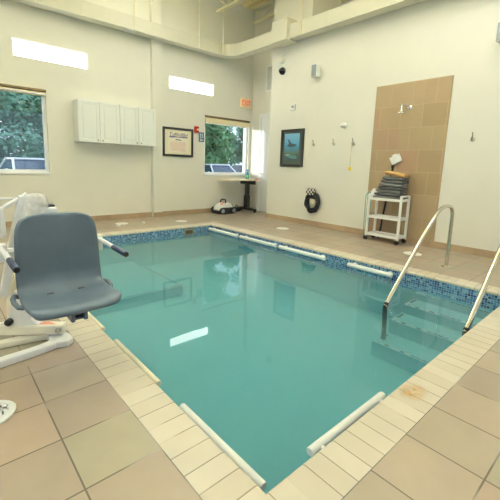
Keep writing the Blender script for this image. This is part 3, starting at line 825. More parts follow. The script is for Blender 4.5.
t = thing('wall_sensor', 'small white oval sensor above the row of coat hooks', 'sensor', (X1, 3.855, 1.937))
bm = BM(); ellipsoid(bm, (X1-.012, 3.855, 1.937), (.045, .075, .045)); obj('cover', bm, M['pvc'], t, True)
bm = BM(); lathe(bm, [(.06, 0), (.06, -.01)], (X1, 3.855, 1.937), 'x', 20); obj('back_plate', bm, M['pvc'], t, True)
def speaker(y, z, label):
    t = thing('wall_speaker', label, 'speaker', (X1, y, z), 'white speakers on the right wall')
    bm = BM(); box(bm, X1-.15, X1-.03, y-.065, y+.065, z-.115, z+.115, .012); obj('cabinet', bm, M['pvc'], t)
    bm = BM(); box(bm, X1-.156, X1-.149, y-.055, y+.055, z-.105, z+.105, .004); obj('grille', bm, M['greyplastic'], t)
    bm = BM(); box(bm, X1-.035, X1, y-.03, y+.03, z-.05, z+.05, .006); obj('bracket', bm, M['pvc'], t)
speaker(4.50, 2.965, 'white wall speaker high between the dome camera and shower panel')
speaker(1.545, 2.94, 'white wall speaker cut off by the right picture edge')

# shower head on the tile panel
t = thing('shower_head', 'chrome shower head on a short arm on the tan tile panel', 'shower head', (X1-.012, 2.676, 2.13))
bm = BM(); lathe(bm, [(.034, 0), (.034, -.008), (.018, -.016)], (X1-.012, 2.676, 2.132), 'x', 20); obj('wall_flange', bm, M['chrome'], t, True)
bm = BM(); tube(bm, [(X1-.015, 2.676, 2.132), (X1-.06, 2.69, 2.15), (X1-.11, 2.725, 2.175), (X1-.135, 2.742, 2.165)], .012, 12); obj('arm', bm, M['chrome'], t, True)
bm = BM(); hc = (X1-.140, 2.745, 2.03)
lathe(bm, [(.05, 0), (.054, .004), (.054, .016), (.03, .03), (.022, .05), (.022, .10), (.017, .135), (.013, .15)], hc, 'z', 24); obj('head', bm, M['chrome'], t, True)

# ------------------------------------------------------------------ towel cart
KX0, KX1, KY0, KY1 = 5.42, 5.70, 2.49, 3.05
t = thing('towel_cart', 'white three-shelf rolling cart in front of the tan tile panel', 'cart', ((KX0+KX1)/2, (KY0+KY1)/2, 0))
for z in (.11, .40, .695):
    bm = BM(); box(bm, KX0, KX1, KY0+.02, KY1-.02, z-.018, z, .004)
    for x in (KX0, KX1): box(bm, x-.006, x+.006, KY0+.02, KY1-.02, z-.022, z+.018, .003)
    for y in (KY0+.02, KY1-.02): box(bm, KX0, KX1, y-.006, y+.006, z-.022, z+.018, .003)
    obj('shelf', bm, M['pvc'], t)
for x in (KX0+.01, KX1-.01):
    for y in (KY0+.015, KY1-.015):
        bm = BM(); box(bm, x-.016, x+.016, y-.018, y+.018, .075, .765, .006); obj('post', bm, M['pvc'], t)
        bm = BM(); box(bm, x-.012, x+.012, y-.02, y+.02, .055, .08, .003); c = obj('caster', bm, M['nickel'], t)
        bm = BM(); lathe(bm, [(.02, -.014), (.035, -.012), (.035, .012), (.02, .014)], (x, y+.012, .036), 'x', 20); obj('wheel', bm, M['rubber'], c, True)
for y in (KY0+.015, KY1-.015):
    bm = BM(); box(bm, KX0+.01, KX1-.01, y-.014, y+.014, .745, .772, .006); obj('end_handle', bm, M['pvc'], t)

# folded towels, one by one
ordinal = ['lowest', 'second lowest', 'third lowest', 'fourth lowest', 'fifth lowest', 'sixth lowest', 'topmost grey']
def towel_mesh(w, d, h, seed):
    """a towel folded in three: rounded fold at the front edge, loose layers behind"""
    rr = random.Random(seed); bm = BM(); n = 14
    out = []
    for k in range(1):
        z0 = 0; th = h
        m = 12; rows = []
        for i in range(m+1):
            y = -w/2 + w*i/m; sag = .006*math.sin(i*1.3+seed+k)+rr.uniform(-.002, .002); e = .012*math.sin(k*2.1+seed)
            x0 = -d/2+e+rr.uniform(-.003, .003); x1 = d/2-abs(e)
            ring = []
            for q in range(16):
                a = 2*PI*q/16; ca, sa = math.cos(a), math.sin(a)
                ux = math.copysign(abs(ca)**.35, ca); uz = math.copysign(abs(sa)**.8, sa)
                edge = 1 if 0 < i < m else .8
                ring.append(bm.verts.new(((x0+x1)/2+(x1-x0)/2*ux, y, z0+th/2+sag*.5*(1 if k else .3)+th/2*uz*edge)))
            rows.append(ring)
        for A, B in zip(rows, rows[1:]):
            for q in range(16): bm.faces.new((A[q], A[(q+1) % 16], B[(q+1) % 16], B[q]))
        bm.faces.new(rows[0]); bm.faces.new(rows[-1][::-1])
    return bm
z = .697; th = .048; rr = random.Random(5); src = []
for k in range(7):
    sc = 1.03-.045*k; loc = (5.545+rr.uniform(-.014, .014), 2.535+.215*sc+rr.uniform(-.012, .012), z)
    if k < 2:
        bm = towel_mesh(.43, .24, th, k+1); o = obj('folded_towel', bm, M['greytowel2' if k else 'greytowel'], None, True, 60); src.append(o)
    else:
        o = src[k % 2].copy(); COL.objects.link(o)
    o.location = loc; o.rotation_euler = (math.radians(.45*k+rr.uniform(-.2, .2)), 0, math.radians(rr.uniform(-5, 5))); o.scale = (1, sc, 1)
    tag(o, f'{ordinal[k]} grey folded towel in the stack on the white cart' if k < 6 else 'topmost grey folded towel, right under the tan towel', 'towel', 'grey towels stacked on the cart')
    z += th+.003
o = obj('folded_towel', towel_mesh(.31, .23, .06, 9), M['tantowel'], None, True, 60)
o.location = (5.54, 2.665, z+.010); o.rotation_euler = (math.radians(9), 0, math.radians(4))
tag(o, 'tan folded towel lying on top of the grey towel stack', 'towel')
# white cloth at the left end
rr = random.Random(2); bm = BM(); vs = ellipsoid(bm, (0, 0, 0), (.055, .05, .09), 16, 12)
for v in bm.verts:
    f = 1+.16*math.sin(9*v.co.x*8+3*v.co.z*20)+rr.uniform(-.05, .05); v.co.x *= f; v.co.y *= f
    if v.co.z > .03: v.co.x *= .75; v.co.y *= .75
    v.co.z = max(v.co.z, -.07)
o = obj('hand_cloth', bm, M['whitecloth'], None, True, 80); o.location = (5.50, 3.00, .77)
tag(o, 'crumpled white cloth at the left end of the cart, beside the towels', 'cloth')
# teal hose looped down the left end of the cart
bm = BM(); tube(bm, [(5.44, 3.02, .78), (5.41, 3.055, .79), (5.395, 3.075, .74), (5.395, 3.075, .5), (5.398, 3.073, .25), (5.40, 3.07, .12), (5.43, 3.075, .06), (5.50, 3.085, .05), (5.56, 3.085, .2), (5.57, 3.08, .45), (5.56, 3.075, .68)], .007, 10)
tag(obj('garden_hose', bm, M['teal'], None, True, origin=(5.44, 3.06, .05)), 'thin teal hose draped over the left end of the white cart', 'hose')
# deck brush leaning head-up on the tile panel behind the cart
t = thing('deck_brush', 'black-poled brush leaning head-up behind the cart, white head above towels', 'brush', (5.735, 2.965, 0))
bm = BM(); A = Vector((5.725, 2.968, .006)); B = Vector((5.752, 2.845, 1.255)); tube(bm, [A, B], .014, 10); obj('pole', bm, M['black'], t, True)
bm = BM(); ang = math.radians(28)
vs = box(bm, -.018, .018, -.085, .085, -.06, .07, .008); vs = box(bm, -.014, .014, -.03, .03, .07, .092, .004)
bmesh.ops.transform(bm, matrix=Matrix.Translation((5.745, 2.806, 1.325)) @ Matrix.Rotation(-ang, 4, 'X'), verts=bm.verts); hd = obj('brush_head', bm, M['pvc'], t)
bm = BM(); tube(bm, [(5.754, 2.862, 1.20), (5.752, 2.835, 1.268)], .021, 12); obj('socket', bm, M['black'], t, True)

# ------------------------------------------------------------------ deck lids
def deck_lid(x, y, label):
    t = thing('access_cover', label, 'lid', (x, y, 0), 'round white lids set in the deck')
    bm = BM(); lathe(bm, [(.118, .0012), (.118, .006), (.110, .009)], (x, y, 0), 'z', 32); obj('ring', bm, M['pvc'], t, True)
    bm = BM(); lathe(bm, [(.104, .008), (.102, .0115), (.02, .013)], (x, y, 0), 'z', 32); obj('cover', bm, M['pvc'], t, True)
deck_lid(2.675, 6.50, 'round white deck lid on the far deck just beyond the lift seat')
deck_lid(3.80, 6.20, 'round white deck lid on the far deck in front of the pool skimmer')
deck_lid(4.985, 4.50, 'round white deck lid on the right deck below the underwater picture')
deck_lid(5.06, 2.10, 'round white deck lid between the cart and the handrail')
for (x, y, l) in ((2.52, 6.27, 'small white floor plug in front of the round lid near the lift'), (3.05, 6.36, 'small white floor plug between two round lids on far deck')):
    bm = BM(); lathe(bm, [(.034, .0), (.034, .02), (.022, .03)], (x, y, .001), 'z', 18)
    tag(obj('floor_plug', bm, M['pvc'], None, True, origin=(x, y, 0)), l, 'plug', 'small white plugs on the far deck')

# white slotted drain cover lying on the near-left deck
bm = BM(); dcx, dcy, da, db = .05, 1.815, .165, .115
N_ = 48
def ell(a, b, z): return [bm.verts.new((dcx+a*math.cos(2*PI*k/N_), dcy+b*math.sin(2*PI*k/N_), z)) for k in range(N_)]
R0, R1, R2, R3, R4 = ell(da, db, .001), ell(da, db, .010), ell(da-.008, db-.008, .016), ell(da-.03, db-.03, .016), ell(da-.03, db-.03, .001)
for A, B in ((R0, R1), (R1, R2), (R2, R3), (R3, R4)):
    for k in range(N_): bm.faces.new((A[k], A[(k+1) % N_], B[(k+1) % N_], B[k]))
dc = thing('drain_cover', 'white oval slotted cover lying on the tiles at the left edge', 'drain cover', (dcx, dcy, 0))
obj('rim', bm, M['pvc'], dc, True)
bm = BM()
for k in range(-5, 6):
    xx = k*.024; hh = (db-.03)*math.sqrt(max(0, 1-(xx/(da-.03))**2))+.008
    vs = box(bm, dcx+xx-.0085, dcx+xx+.0085, dcy-hh, dcy+hh, .004, .0145)
box(bm, dcx-da+.03, dcx+da-.03, dcy-.008, dcy+.008, .004, .0145)
obj('slat_grid', bm, M['pvc'], dc)
bm = BM(); vs = [bm.verts.new((dcx+(da-.028)*math.cos(2*PI*k/N_), dcy+(db-.028)*math.sin(2*PI*k/N_), .0025)) for k in range(N_)]; bm.faces.new(vs)
obj('dark_well', bm, pbr('well_grey', (96, 94, 90), .8), dc)

# ------------------------------------------------------------------ the pool lift
LX, LY = .25, 2.37
lift = thing('pool_lift', 'pool lift with slate-blue plastic seat and white frame on near deck', 'pool lift', (LX, LY, 0))
# one-piece seat shell: profile from the front lip back and up
SXc = .515
prof = [(1.765, .405), (1.772, .425), (1.80, .435), (1.88, .428), (1.98, .422), (2.06, .428), (2.115, .45), (2.145, .49), (2.155, .55), (2.16, .64), (2.168, .74), (2.178, .82), (2.184, .862)]
def half_w(i):
    n = len(prof)
    if i == 0: return .195
    if i == 1: return .212
    if i <= 4: return .226
    if i <= 8: return .222
    return [.219, .215, .205, .15][i-9]
bm = BM(); rows = []; nx = 14
for i, (y, z) in enumerate(prof):
    row = []
    for k in range(nx+1):
        s = -1+2*k/nx; e = abs(s)**3
        x = SXc + half_w(i)*s
        dy = dz = 0
        if i >= 7: dy = -.022*e                     # the back wraps a little at the sides
        else: dz = .012*e if i > 1 else -.0*e
        if i <= 1: dy += .03*abs(s)**4              # rounded front corners
        if i == 2: dy += .012*abs(s)**4
        if i == len(prof)-1: dz -= .012*abs(s)**4
        if 3 <= i <= 5: dz -= .014*(1-s*s)
        row.append(bm.verts.new((x, y+dy, z+dz)))
    rows.append(row)
for A, B in zip(rows, rows[1:]):
    for k in range(nx): bm.faces.new((A[k], A[k+1], B[k+1], B[k]))
seat = obj('seat_shell', bm, M['seat'], lift, True, 180)
md = seat.modifiers.new('thick', 'SOLIDIFY'); md.thickness = .03; md.offset = 0
md = seat.modifiers.new('sub', 'SUBSURF'); md.levels = 2; md.render_levels = 2
# fix solidify direction: grow under / behind the shell
for x in (.438, .600):
    bm = BM(); vs = box(bm, x-.018, x+.018, 2.05, 2.068, .425, .4395, .003); obj('drain_slot', bm, M['black'], seat)
# side loops for the belt
for s in (-1, 1):
    bm = BM(); xo = SXc+s*.222
    P = [(xo-s*.01, 2.13, .425), (xo+s*.014, 2.12, .435), (xo+s*.026, 2.085, .435), (xo+s*.026, 2.04, .425), (xo+s*.014, 2.005, .412), (xo-s*.01, 1.995, .408)]
    tube(bm, P, .0125, 10); obj('belt_loop', bm, M['seat'], seat, True)
# dark bracket under the front edge
bm = BM()
for x in (.475, .535): box(bm, x-.009, x+.009, 1.775, 1.86, .362, .42, .003)
box(bm, .475, .535, 1.80, 1.86, .362, .372); box(bm, .475, .535, 1.845, 1.86, .375, .425)
br = obj('footrest_bracket', bm, M['seat'], lift)
bm = BM(); cyl(bm, (.478, 1.80, .398), (.532, 1.80, .398), .012, seg=14); obj('bracket_pin', bm, M['black'], br, True)
# armrests
for xa, name in ((.763, 'right'), (.252, 'left')):
    bm = BM(); A = Vector((xa, 2.235, .677)); B = Vector((xa-.004 if name == 'right' else xa+.002, 1.795, .664)); m_ = A.lerp(B, .58)
    tube(bm, [A, m_], .013, 14); ar = obj('armrest', bm, M['liftwhite'], lift, True)
    bm = BM(); tube(bm, [m_, m_.lerp(B, .04), m_.lerp(B, .96), B], [.0138, .0152, .0152, .0145], 14); g = obj('grip', bm, M['grip'], ar, True)
    bm = BM(); tube(bm, [B, B+(B-m_).normalized()*.004], .012, 14); obj('grip_end', bm, M['black'], g, True)
    bm = BM(); s = 1 if name == 'right' else -1
    box(bm, xa-.022, xa+.024, 2.215, 2.265, .60, .70, .008); box(bm, min(xa, xa-s*.09), max(xa, xa-s*.09), 2.225, 2.255, .63, .67, .004)
    obj('armrest_bracket', bm, M['liftcream'] if name == 'right' else M['liftwhite'], ar)
# back frame that carries the seat
bm = BM(); box(bm, .27, .75, 2.215, 2.25, .60, .66, .006); obox(bm, (.40, 2.235, .66), (.40, 2.235, .40), .045, .03, .004); obox(bm, (.62, 2.235, .66), (.62, 2.235, .40), .045, .03, .004)
obox(bm, (.40, 2.25, .405), (.40, 1.86, .385), .045, .025, .004); obox(bm, (.62, 2.25, .405), (.62, 1.86, .385), .045, .025, .004); obj('seat_frame', bm, M['liftwhite'], lift)
# leaning mast and swing arm
bm = BM(); obox(bm, (.275, 2.50, .32), (.405, 2.46, .935), .045, .05, .008, up=(1, 0, 0)); obj('mast', bm, M['liftwhite'], lift)
bm = BM(); obox(bm, (.365, 2.46, .74), (.42, 2.24, .63), .06, .06, .006); obj('swing_arm', bm, M['liftwhite'], lift)
bm = BM(); obox(bm, (.20, 2.56, .50), (.30, 2.52, .80), .05, .05, .012, up=(1, 0, 0)); cyl(bm, (.16, 2.575, .40), (.30, 2.52, .80), .016); obj('actuator', bm, M['liftwhite'], lift)
bm = BM(); box(bm, .05, .30, 2.36, 2.44, .70, .885, .02); cbx = obj('control_box', bm, M['liftwhite'], lift)
bm = BM(); box(bm, .475, .585, 2.40, 2.52, .70, .865, .012); mb = obj('motor_box', bm, M['liftwhite'], lift)
bm = BM(); vs = box(bm, .49, .572, 2.42, 2.50, .8655, .878, .005); obj('motor_cap', bm, M['black'], mb)
bm = BM(); tube(bm, [(.30, 2.44, .87), (.42, 2.46, .945), (.50, 2.46, .85)], .012, 10); tube(bm, [(.02, 2.42, .88), (.2, 2.44, .925), (.36, 2.46, .92), (.44, 2.44, .935)], .007, 8); obj('hand_rod', bm, M['liftwhite'], lift, True)
# clear plastic cover over the mast head
bm = BM(); rows = []
for i in range(7):
    v = i/6; z = .78+.17*math.sin(v*PI/2); r = .078*math.cos(v*PI/2*.97)**.5
    rows.append([bm.verts.new((.472+r*math.cos(2*PI*k/24)*(1+.06*math.sin(5*2*PI*k/24)), 2.44+.8*r*math.sin(2*PI*k/24), z)) for k in range(24)])
for A, B in zip(rows, rows[1:]):
    for k in range(24): bm.faces.new((A[k], A[(k+1) % 24], B[(k+1) % 24], B[k]))
bm.faces.new(rows[-1]); obj('plastic_cover', bm, M['film'], lift, True, 80)
# floor base: a beam with a label, a gusset and two legs joined in a foot
BA = Vector((.56, 2.366, 0)); BD = Vector((-.82, .573, 0)); BN = Vector((.573, .82, 0))
def along(bm):
    """from (distance along the beam, across it, height) to the room"""
    for v in bm.verts: v.co = BA + BD*v.co.x + BN*v.co.y + Vector((0, 0, v.co.z))
    return bm
bm = BM(); box(bm, -.02, .46, -.035, .035, .052, .118, .012); be = obj('base_beam', along(bm), M['liftcream'], lift)
bm = BM(); prism(bm, [(.10, .112), (.40, .112), (.36, .125), (.30, .15), (.285, .24), (.27, .34), (.21, .34), (.20, .24), (.185, .155), (.15, .125)], 'y', -.022, .022, .006); gs = obj('gusset', along(bm), M['liftwhite'], lift)
bm = BM(); lathe(bm, [(.022, -.023), (.022, -.05), (.014, -.056)], (.30, 0, .145), 'y', 16); obj('black_knob', along(bm), M['black'], gs, True)
bm = BM(); tube(bm, [(.31, .05, .10), (.305, .05, .25), (.28, .05, .36), (.22, .03, .44), (.16, -.02, .50)], [.04, .04, .038, .034, .03], 16); obj('post', along(bm), M['liftcream'], lift, True)
bm = BM(); box(bm, .03, .15, -.022, .024, .1175, .1195); lb = obj('warning_label', along(bm), M['paper'], be)
bm = BM()
for k in range(3): box(bm, .035+.02*k, .145-.012*k, -.018+.014*k, -.010+.014*k, .1195, .1202)
obj('label_print', along(bm), M['orange'], lb)
bm = BM(); lathe(bm, [(.018, -.034), (.018, -.046), (.01, -.05)], (.008, 0, .085), 'y', 14); obj('end_bolt', along(bm), M['nickel'], be, True)
def leg(pts, w, h, name, m):
    bm = BM(); P = [Vector(p) for p in pts]; rows = []
    for i, p in enumerate(P):
        d = (P[min(i+1, len(P)-1)]-P[max(i-1, 0)]).normalized(); s = Vector((-d.y, d.x, 0))*w/2
        rows.append([bm.verts.new(p+s), bm.verts.new(p-s), bm.verts.new(p-s+Vector((0, 0, h))), bm.verts.new(p+s+Vector((0, 0, h)))])
    for A, B in zip(rows, rows[1:]):
        for k in range(4): bm.faces.new((A[k], A[(k+1) % 4], B[(k+1) % 4], B[k]))
    bm.faces.new(rows[0]); bm.faces.new(rows[-1])
    bmesh.ops.bevel(bm, geom=list(bm.edges), offset=.006, segments=2, affect='EDGES', profile=.5)
    return obj(name, bm, m, lift, True, 50)
leg([(.535, 2.315, .002), (.46, 2.285, .002), (.35, 2.265, .002), (.24, 2.255, .002), (.10, 2.22, .002), (-.08, 2.15, .002), (-.25, 2.07, .002)], .058, .042, 'base_leg', M['liftwhite'])
leg([(.50, 2.44, .002), (.42, 2.46, .002), (.32, 2.475, .002), (.20, 2.49, .002), (.05, 2.53, .002), (-.15, 2.60, .002)], .05, .042, 'base_leg', M['liftcream'])
bm = BM(); prism(bm, [(.47, 2.28), (.565, 2.25), (.605, 2.285), (.60, 2.35), (.56, 2.46), (.48, 2.47), (.49, 2.38)], 'z', .002, .042, .006); obj('base_foot', bm, M['liftwhite'], lift)

# ------------------------------------------------------------------ duct, rods, joists, added lamps overhead
def rect_sweep(bm, path, w, z0, z1):
    rows = []
    n = len(path)
    for i, p in enumerate(path):
        p = Vector((*p, 0)); a = Vector((*path[max(i-1, 0)], 0)); b = Vector((*path[min(i+1, n-1)], 0))
        d = (b-a).normalized(); s = Vector((d.y, -d.x, 0))*w/2
        rows.append([bm.verts.new((*(p+s).xy, z0)), bm.verts.new((*(p-s).xy, z0)), bm.verts.new((*(p-s).xy, z1)), bm.verts.new((*(p+s).xy, z1))])
    for A, B in zip(rows, rows[1:]):
        for k in range(4): bm.faces.new((A[k], A[(k+1) % 4], B[(k+1) % 4], B[k]))
    bm.faces.new(rows[0]); bm.faces.new(rows[-1])
DZ0, DZ1 = 3.62, 3.87
dy, dx_ = 6.935, 5.60
path = [(X0, dy), (5.22, dy)] + [(5.22+.38*math.sin(math.radians(a)), dy-.38+.38*math.cos(math.radians(a))) for a in range(10, 91, 10)] + [(dx_, Y0)]
duct = thing('air_duct', 'cream rectangular air duct running around the room above the walls', 'duct', (dx_, dy, DZ0))
bm = BM(); rect_sweep(bm, path, .21, DZ0, DZ1); obj('duct_run', bm, M['duct'], duct)
for x in (.9, 2.2, 3.5, 4.55, 5.2):
    bm = BM(); box(bm, x-.012, x+.012, dy-.112, dy+.112, DZ0-.006, DZ1+.006); obj('joint_flange', bm, M['duct'], duct)
for y in (6.5, 4.2, 3.0, 1.7, .4):
    bm = BM(); box(bm, dx_-.112, dx_+.112, y-.012, y+.012, DZ0-.006, DZ1+.006); obj('joint_flange', bm, M['duct'], duct)
bm = BM(); box(bm, 5.40, 5.73, 5.03, 5.43, DZ0-.03, 3.985, .004); obj('branch_box', bm, M['duct'], duct)
for x in (.8, 3.05): 
    bm = BM(); box(bm, x-.16, x+.16, dy-.07, dy+.07, DZ0-.012, DZ0+.002, .003); obj('diffuser', bm, M['silverlouvre'], duct)
for x, y in ((3.15, 6.83), (4.62, 6.83), (5.25, 6.81), (5.49, 4.75), (1.5, 6.83)):
    bm = BM(); tube(bm, [(x, y, DZ0+.01), (x, y, ZC)], .012, 8); obj('hanger_rod', bm, M['joist'], duct)
def joist(x, y0, y1, label):
    t = thing('roof_joist', label, 'joist', (x, y1, ZC-.3), 'cream steel joists under the roof')
    for nm, z in (('top_chord', ZC-.03), ('bottom_chord', ZC-.33)):
        bm = BM(); box(bm, x-.05, x+.05, y0, y1, z-.025, z+.022, .004); obj(nm, bm, M['joist'], t)
    bm = BM(); y = y1; up = True
    pts = []
    while y > y0:
        pts.append((x, y, ZC-.06 if up else ZC-.30)); y -= .32; up = not up
    tube(bm, pts, .014, 8); obj('web_bar', bm, M['joist'], t, True)
joist(6.30, 5.9, 6.95, 'cream roof joist nearest the far corner above the alcove')
joist(5.30, Y0, 7.09, 'cream roof joist above the far right duct')
joist(3.60, Y0, 7.09, 'cream roof joist over the middle of the pool')
joist(1.80, Y0, 7.09, 'cream roof joist over the left side of the pool')
def lamp(x, y, label):  # fixture out of view, added to light the room from above
    t = thing('added_ceiling_lamp', label, 'lamp', (x, y, 4.5), 'unseen linear lamps added under the roof')
    bm = BM(); box(bm, x-.16, x+.16, y-.65, y+.65, 4.52, 4.58, .01); obj('housing', bm, M['white'], t)
    bm = BM(); box(bm, x-.14, x+.14, y-.62, y+.62, 4.508, 4.521); obj('diffuser', bm, M['lamp'], t)
    for s in (-.5, .5):
        bm = BM(); tube(bm, [(x, y+s, 4.58), (x, y+s, ZC)], .006, 6); obj('hanger', bm, M['joist'], t)
    li = bpy.data.lights.new('fill_light', 'AREA'); li.shape = 'RECTANGLE'; li.size = .28; li.size_y = 1.24; li.energy = LAMP_W; li.color = (.89, .98, 1.27)
    lo = bpy.data.objects.new('fill_light', li); COL.objects.link(lo); lo.parent = t; lo.location = (0, 0, .005)
    bm = BM(); box(bm, x-.14, x+.14, y-.62, y+.62, 4.579, 4.592); obj('diffuser', bm, M['lamp'], t)
    l2 = li.copy(); l2.energy = LAMP_W*40; l2o = bpy.data.objects.new('fill_light', l2); COL.objects.link(l2o); l2o.parent = t; l2o.location = (0, 0, .096); l2o.rotation_euler = (PI, 0, 0)  # upward light, added to brighten the roof and upper walls
LAMP_W = 10
lamp(3.5, 5.3, 'unseen added ceiling lamp over the far side of the pool')
lamp(.4, 3.6, 'unseen added ceiling lamp over the far left deck')
lamp(3.4, 2.2, 'unseen added ceiling lamp over the right side of the pool')
lamp(4.6, 1.2, 'unseen added ceiling lamp over the pool steps')
lamp(-.9, 1.2, 'unseen added ceiling lamp over the left deck')

# ------------------------------------------------------------------ outdoors
ZG = -.25
bm = BM(); box(bm, -14, 34, 7.4, 18.2, ZG-.2, ZG); struct('ground_car_park', bm, M['asphalt'])
bm = BM(); box(bm, -20, 45, 18.2, 40, ZG-.2, ZG+.08); struct('ground_verge', bm, M['verge'])

bm = BM(); box(bm, -10.8, -6.2, 11.2, 12.2, ZG, 4.6); struct('sun_screen_wall', bm, pbr('brick_red', (150, 96, 76), .9, var=.2))  # unseen wall, added to keep the low sun off the left window

def tree(x, y, h, r, seed, leaf, label, n=13500):
    rr = random.Random(seed)
    t = thing('tree', label, 'tree', (x, y, ZG), 'trees beyond the car park')
    bm = BM(); tube(bm, [(x, y, ZG), (x+.1, y, ZG+h*.3), (x-.05, y+.1, ZG+h*.6), (x, y, ZG+h*.85)], [.2, .15, .1, .03], 10)
    for k in range(5):
        a = rr.uniform(0, 6.28); z = ZG+h*(.25+.1*k); tube(bm, [(x, y, z), (x+.5*r*math.cos(a), y+.5*r*math.sin(a), z+.5), (x+.85*r*math.cos(a), y+.85*r*math.sin(a), z+1.1)], [.07, .05, .015], 6)
    obj('trunk', bm, M['bark'], t, True)
    bm = BM()
    lumps = []
    for _ in range(46):
        a = rr.uniform(0, 6.283); lr = rr.uniform(.26, .42)*r; q = math.sqrt(rr.random())*(r-lr)
        lumps.append((q*math.cos(a), q*math.sin(a), lr+(h-2*lr)*rr.random()**1.25, lr))
    for k in range(n):
        lx, ly, lz, lr = rr.choice(lumps); d = Vector((rr.gauss(0, 1), rr.gauss(0, 1), rr.gauss(0, 1))).normalized()
        p = Vector((x+lx, y+ly, ZG+lz)) + d*lr*rr.uniform(.55, 1.05); p.z = max(p.z, ZG+.1)
        s = rr.uniform(.12, .22); u = Vector((rr.gauss(0, 1), rr.gauss(0, 1), rr.gauss(0, .6))).normalized(); v = u.cross(d)
        if v.length < .1: continue
        v.normalize(); u = (u+d*.25).normalized()
        bm.faces.new([bm.verts.new(p-u*s), bm.verts.new(p-v*s*.5), bm.verts.new(p+u*s), bm.verts.new(p+v*s*.5)])
    me = bpy.data.meshes.new('foliage'); off = base_of(t); bmesh.ops.translate(bm, verts=bm.verts, vec=-off); bm.to_mesh(me); bm.free()
    me.materials.append(leaf); o = bpy.data.objects.new('foliage', me); COL.objects.link(o); o.parent = t
for (x, y, h, sd, lf, lb) in [
    (-2.6, 22.0, 11.0, 1, 'leafA', 'green tree furthest left beyond the left window'),
    (2.4, 22.0, 11.0, 2, 'leafB', 'blue-green tree behind the white car in the left window'),
    (7.4, 22.0, 11.0, 3, 'leafA', 'green tree in the front row between the two window views'),
    (1.2, 29.0, 15.0, 4, 'leafA', 'tall green tree in the back row, left of the left window view'),
    (6.2, 29.0, 15.5, 5, 'leafB', 'tall blue-green tree in the back row of the left window view'),
    (12.6, 22.0, 11.0, 6, 'leafB', 'blue-green front-row tree at the left of the back window view'),
    (17.6, 24.2, 11.5, 7, 'leafA', 'green front-row tree in the middle of the back window view'),
    (22.8, 22.0, 11.0, 8, 'leafB', 'blue-green front-row tree at the right of the back window view'),
    (20.2, 29.0, 15.5, 9, 'leafA', 'tall green tree in the back row of the back window view'),
    (25.6, 29.0, 15.0, 10, 'leafB', 'tall blue-green tree in the back row, furthest right')]:
    tree(x, y, h, 2.4, sd, M[lf], lb)
def shrub(x, y, r, seed, leaf, label):
    rr = random.Random(seed); t = thing('shrub', label, 'shrub', (x, y, ZG), 'shrubs along the car park')
    bm = BM()
    for k in range(5):
        a = rr.uniform(0, 6.28); tube(bm, [(x, y, ZG), (x+.3*r*math.cos(a), y+.3*r*math.sin(a), ZG+r*.6)], [.03, .01], 6)
    obj('stem', bm, M['bark'], t)
    bm = BM()
    for k in range(1100):
        d = Vector((rr.gauss(0, 1), rr.gauss(0, 1), abs(rr.gauss(0, 1)))).normalized(); p = Vector((x, y, ZG+.08))+Vector((d.x*r, d.y*r*.8, d.z*r*1.05))*rr.uniform(.55, 1.02)
        s = rr.uniform(.06, .12); u = Vector((rr.gauss(0, 1), rr.gauss(0, 1), rr.gauss(0, 1))).normalized(); v = u.cross(d)
        if v.length < .1: continue
        v.normalize(); bm.faces.new([bm.verts.new(p-u*s), bm.verts.new(p-v*s*.5), bm.verts.new(p+u*s), bm.verts.new(p+v*s*.5)])
    me = bpy.data.meshes.new('foliage'); bmesh.ops.translate(bm, verts=bm.verts, vec=-base_of(t)); bm.to_mesh(me); bm.free()
    me.materials.append(leaf); o = bpy.data.objects.new('foliage', me); COL.objects.link(o); o.parent = t
shrub(0.6, 19.4, .9, 21, M['leafC'], 'yellow-green shrub behind the left of the white car')
shrub(5.2, 19.4, .9, 22, M['leafA'], 'green shrub behind the right of the white car')
shrub(14.6, 20.6, 1.0, 23, M['leafC'], 'yellow-green shrub behind the first car beyond the back window')
shrub(17.6, 20.3, 1.2, 24, M['leafC'], 'large yellow-green shrub behind the silver car')

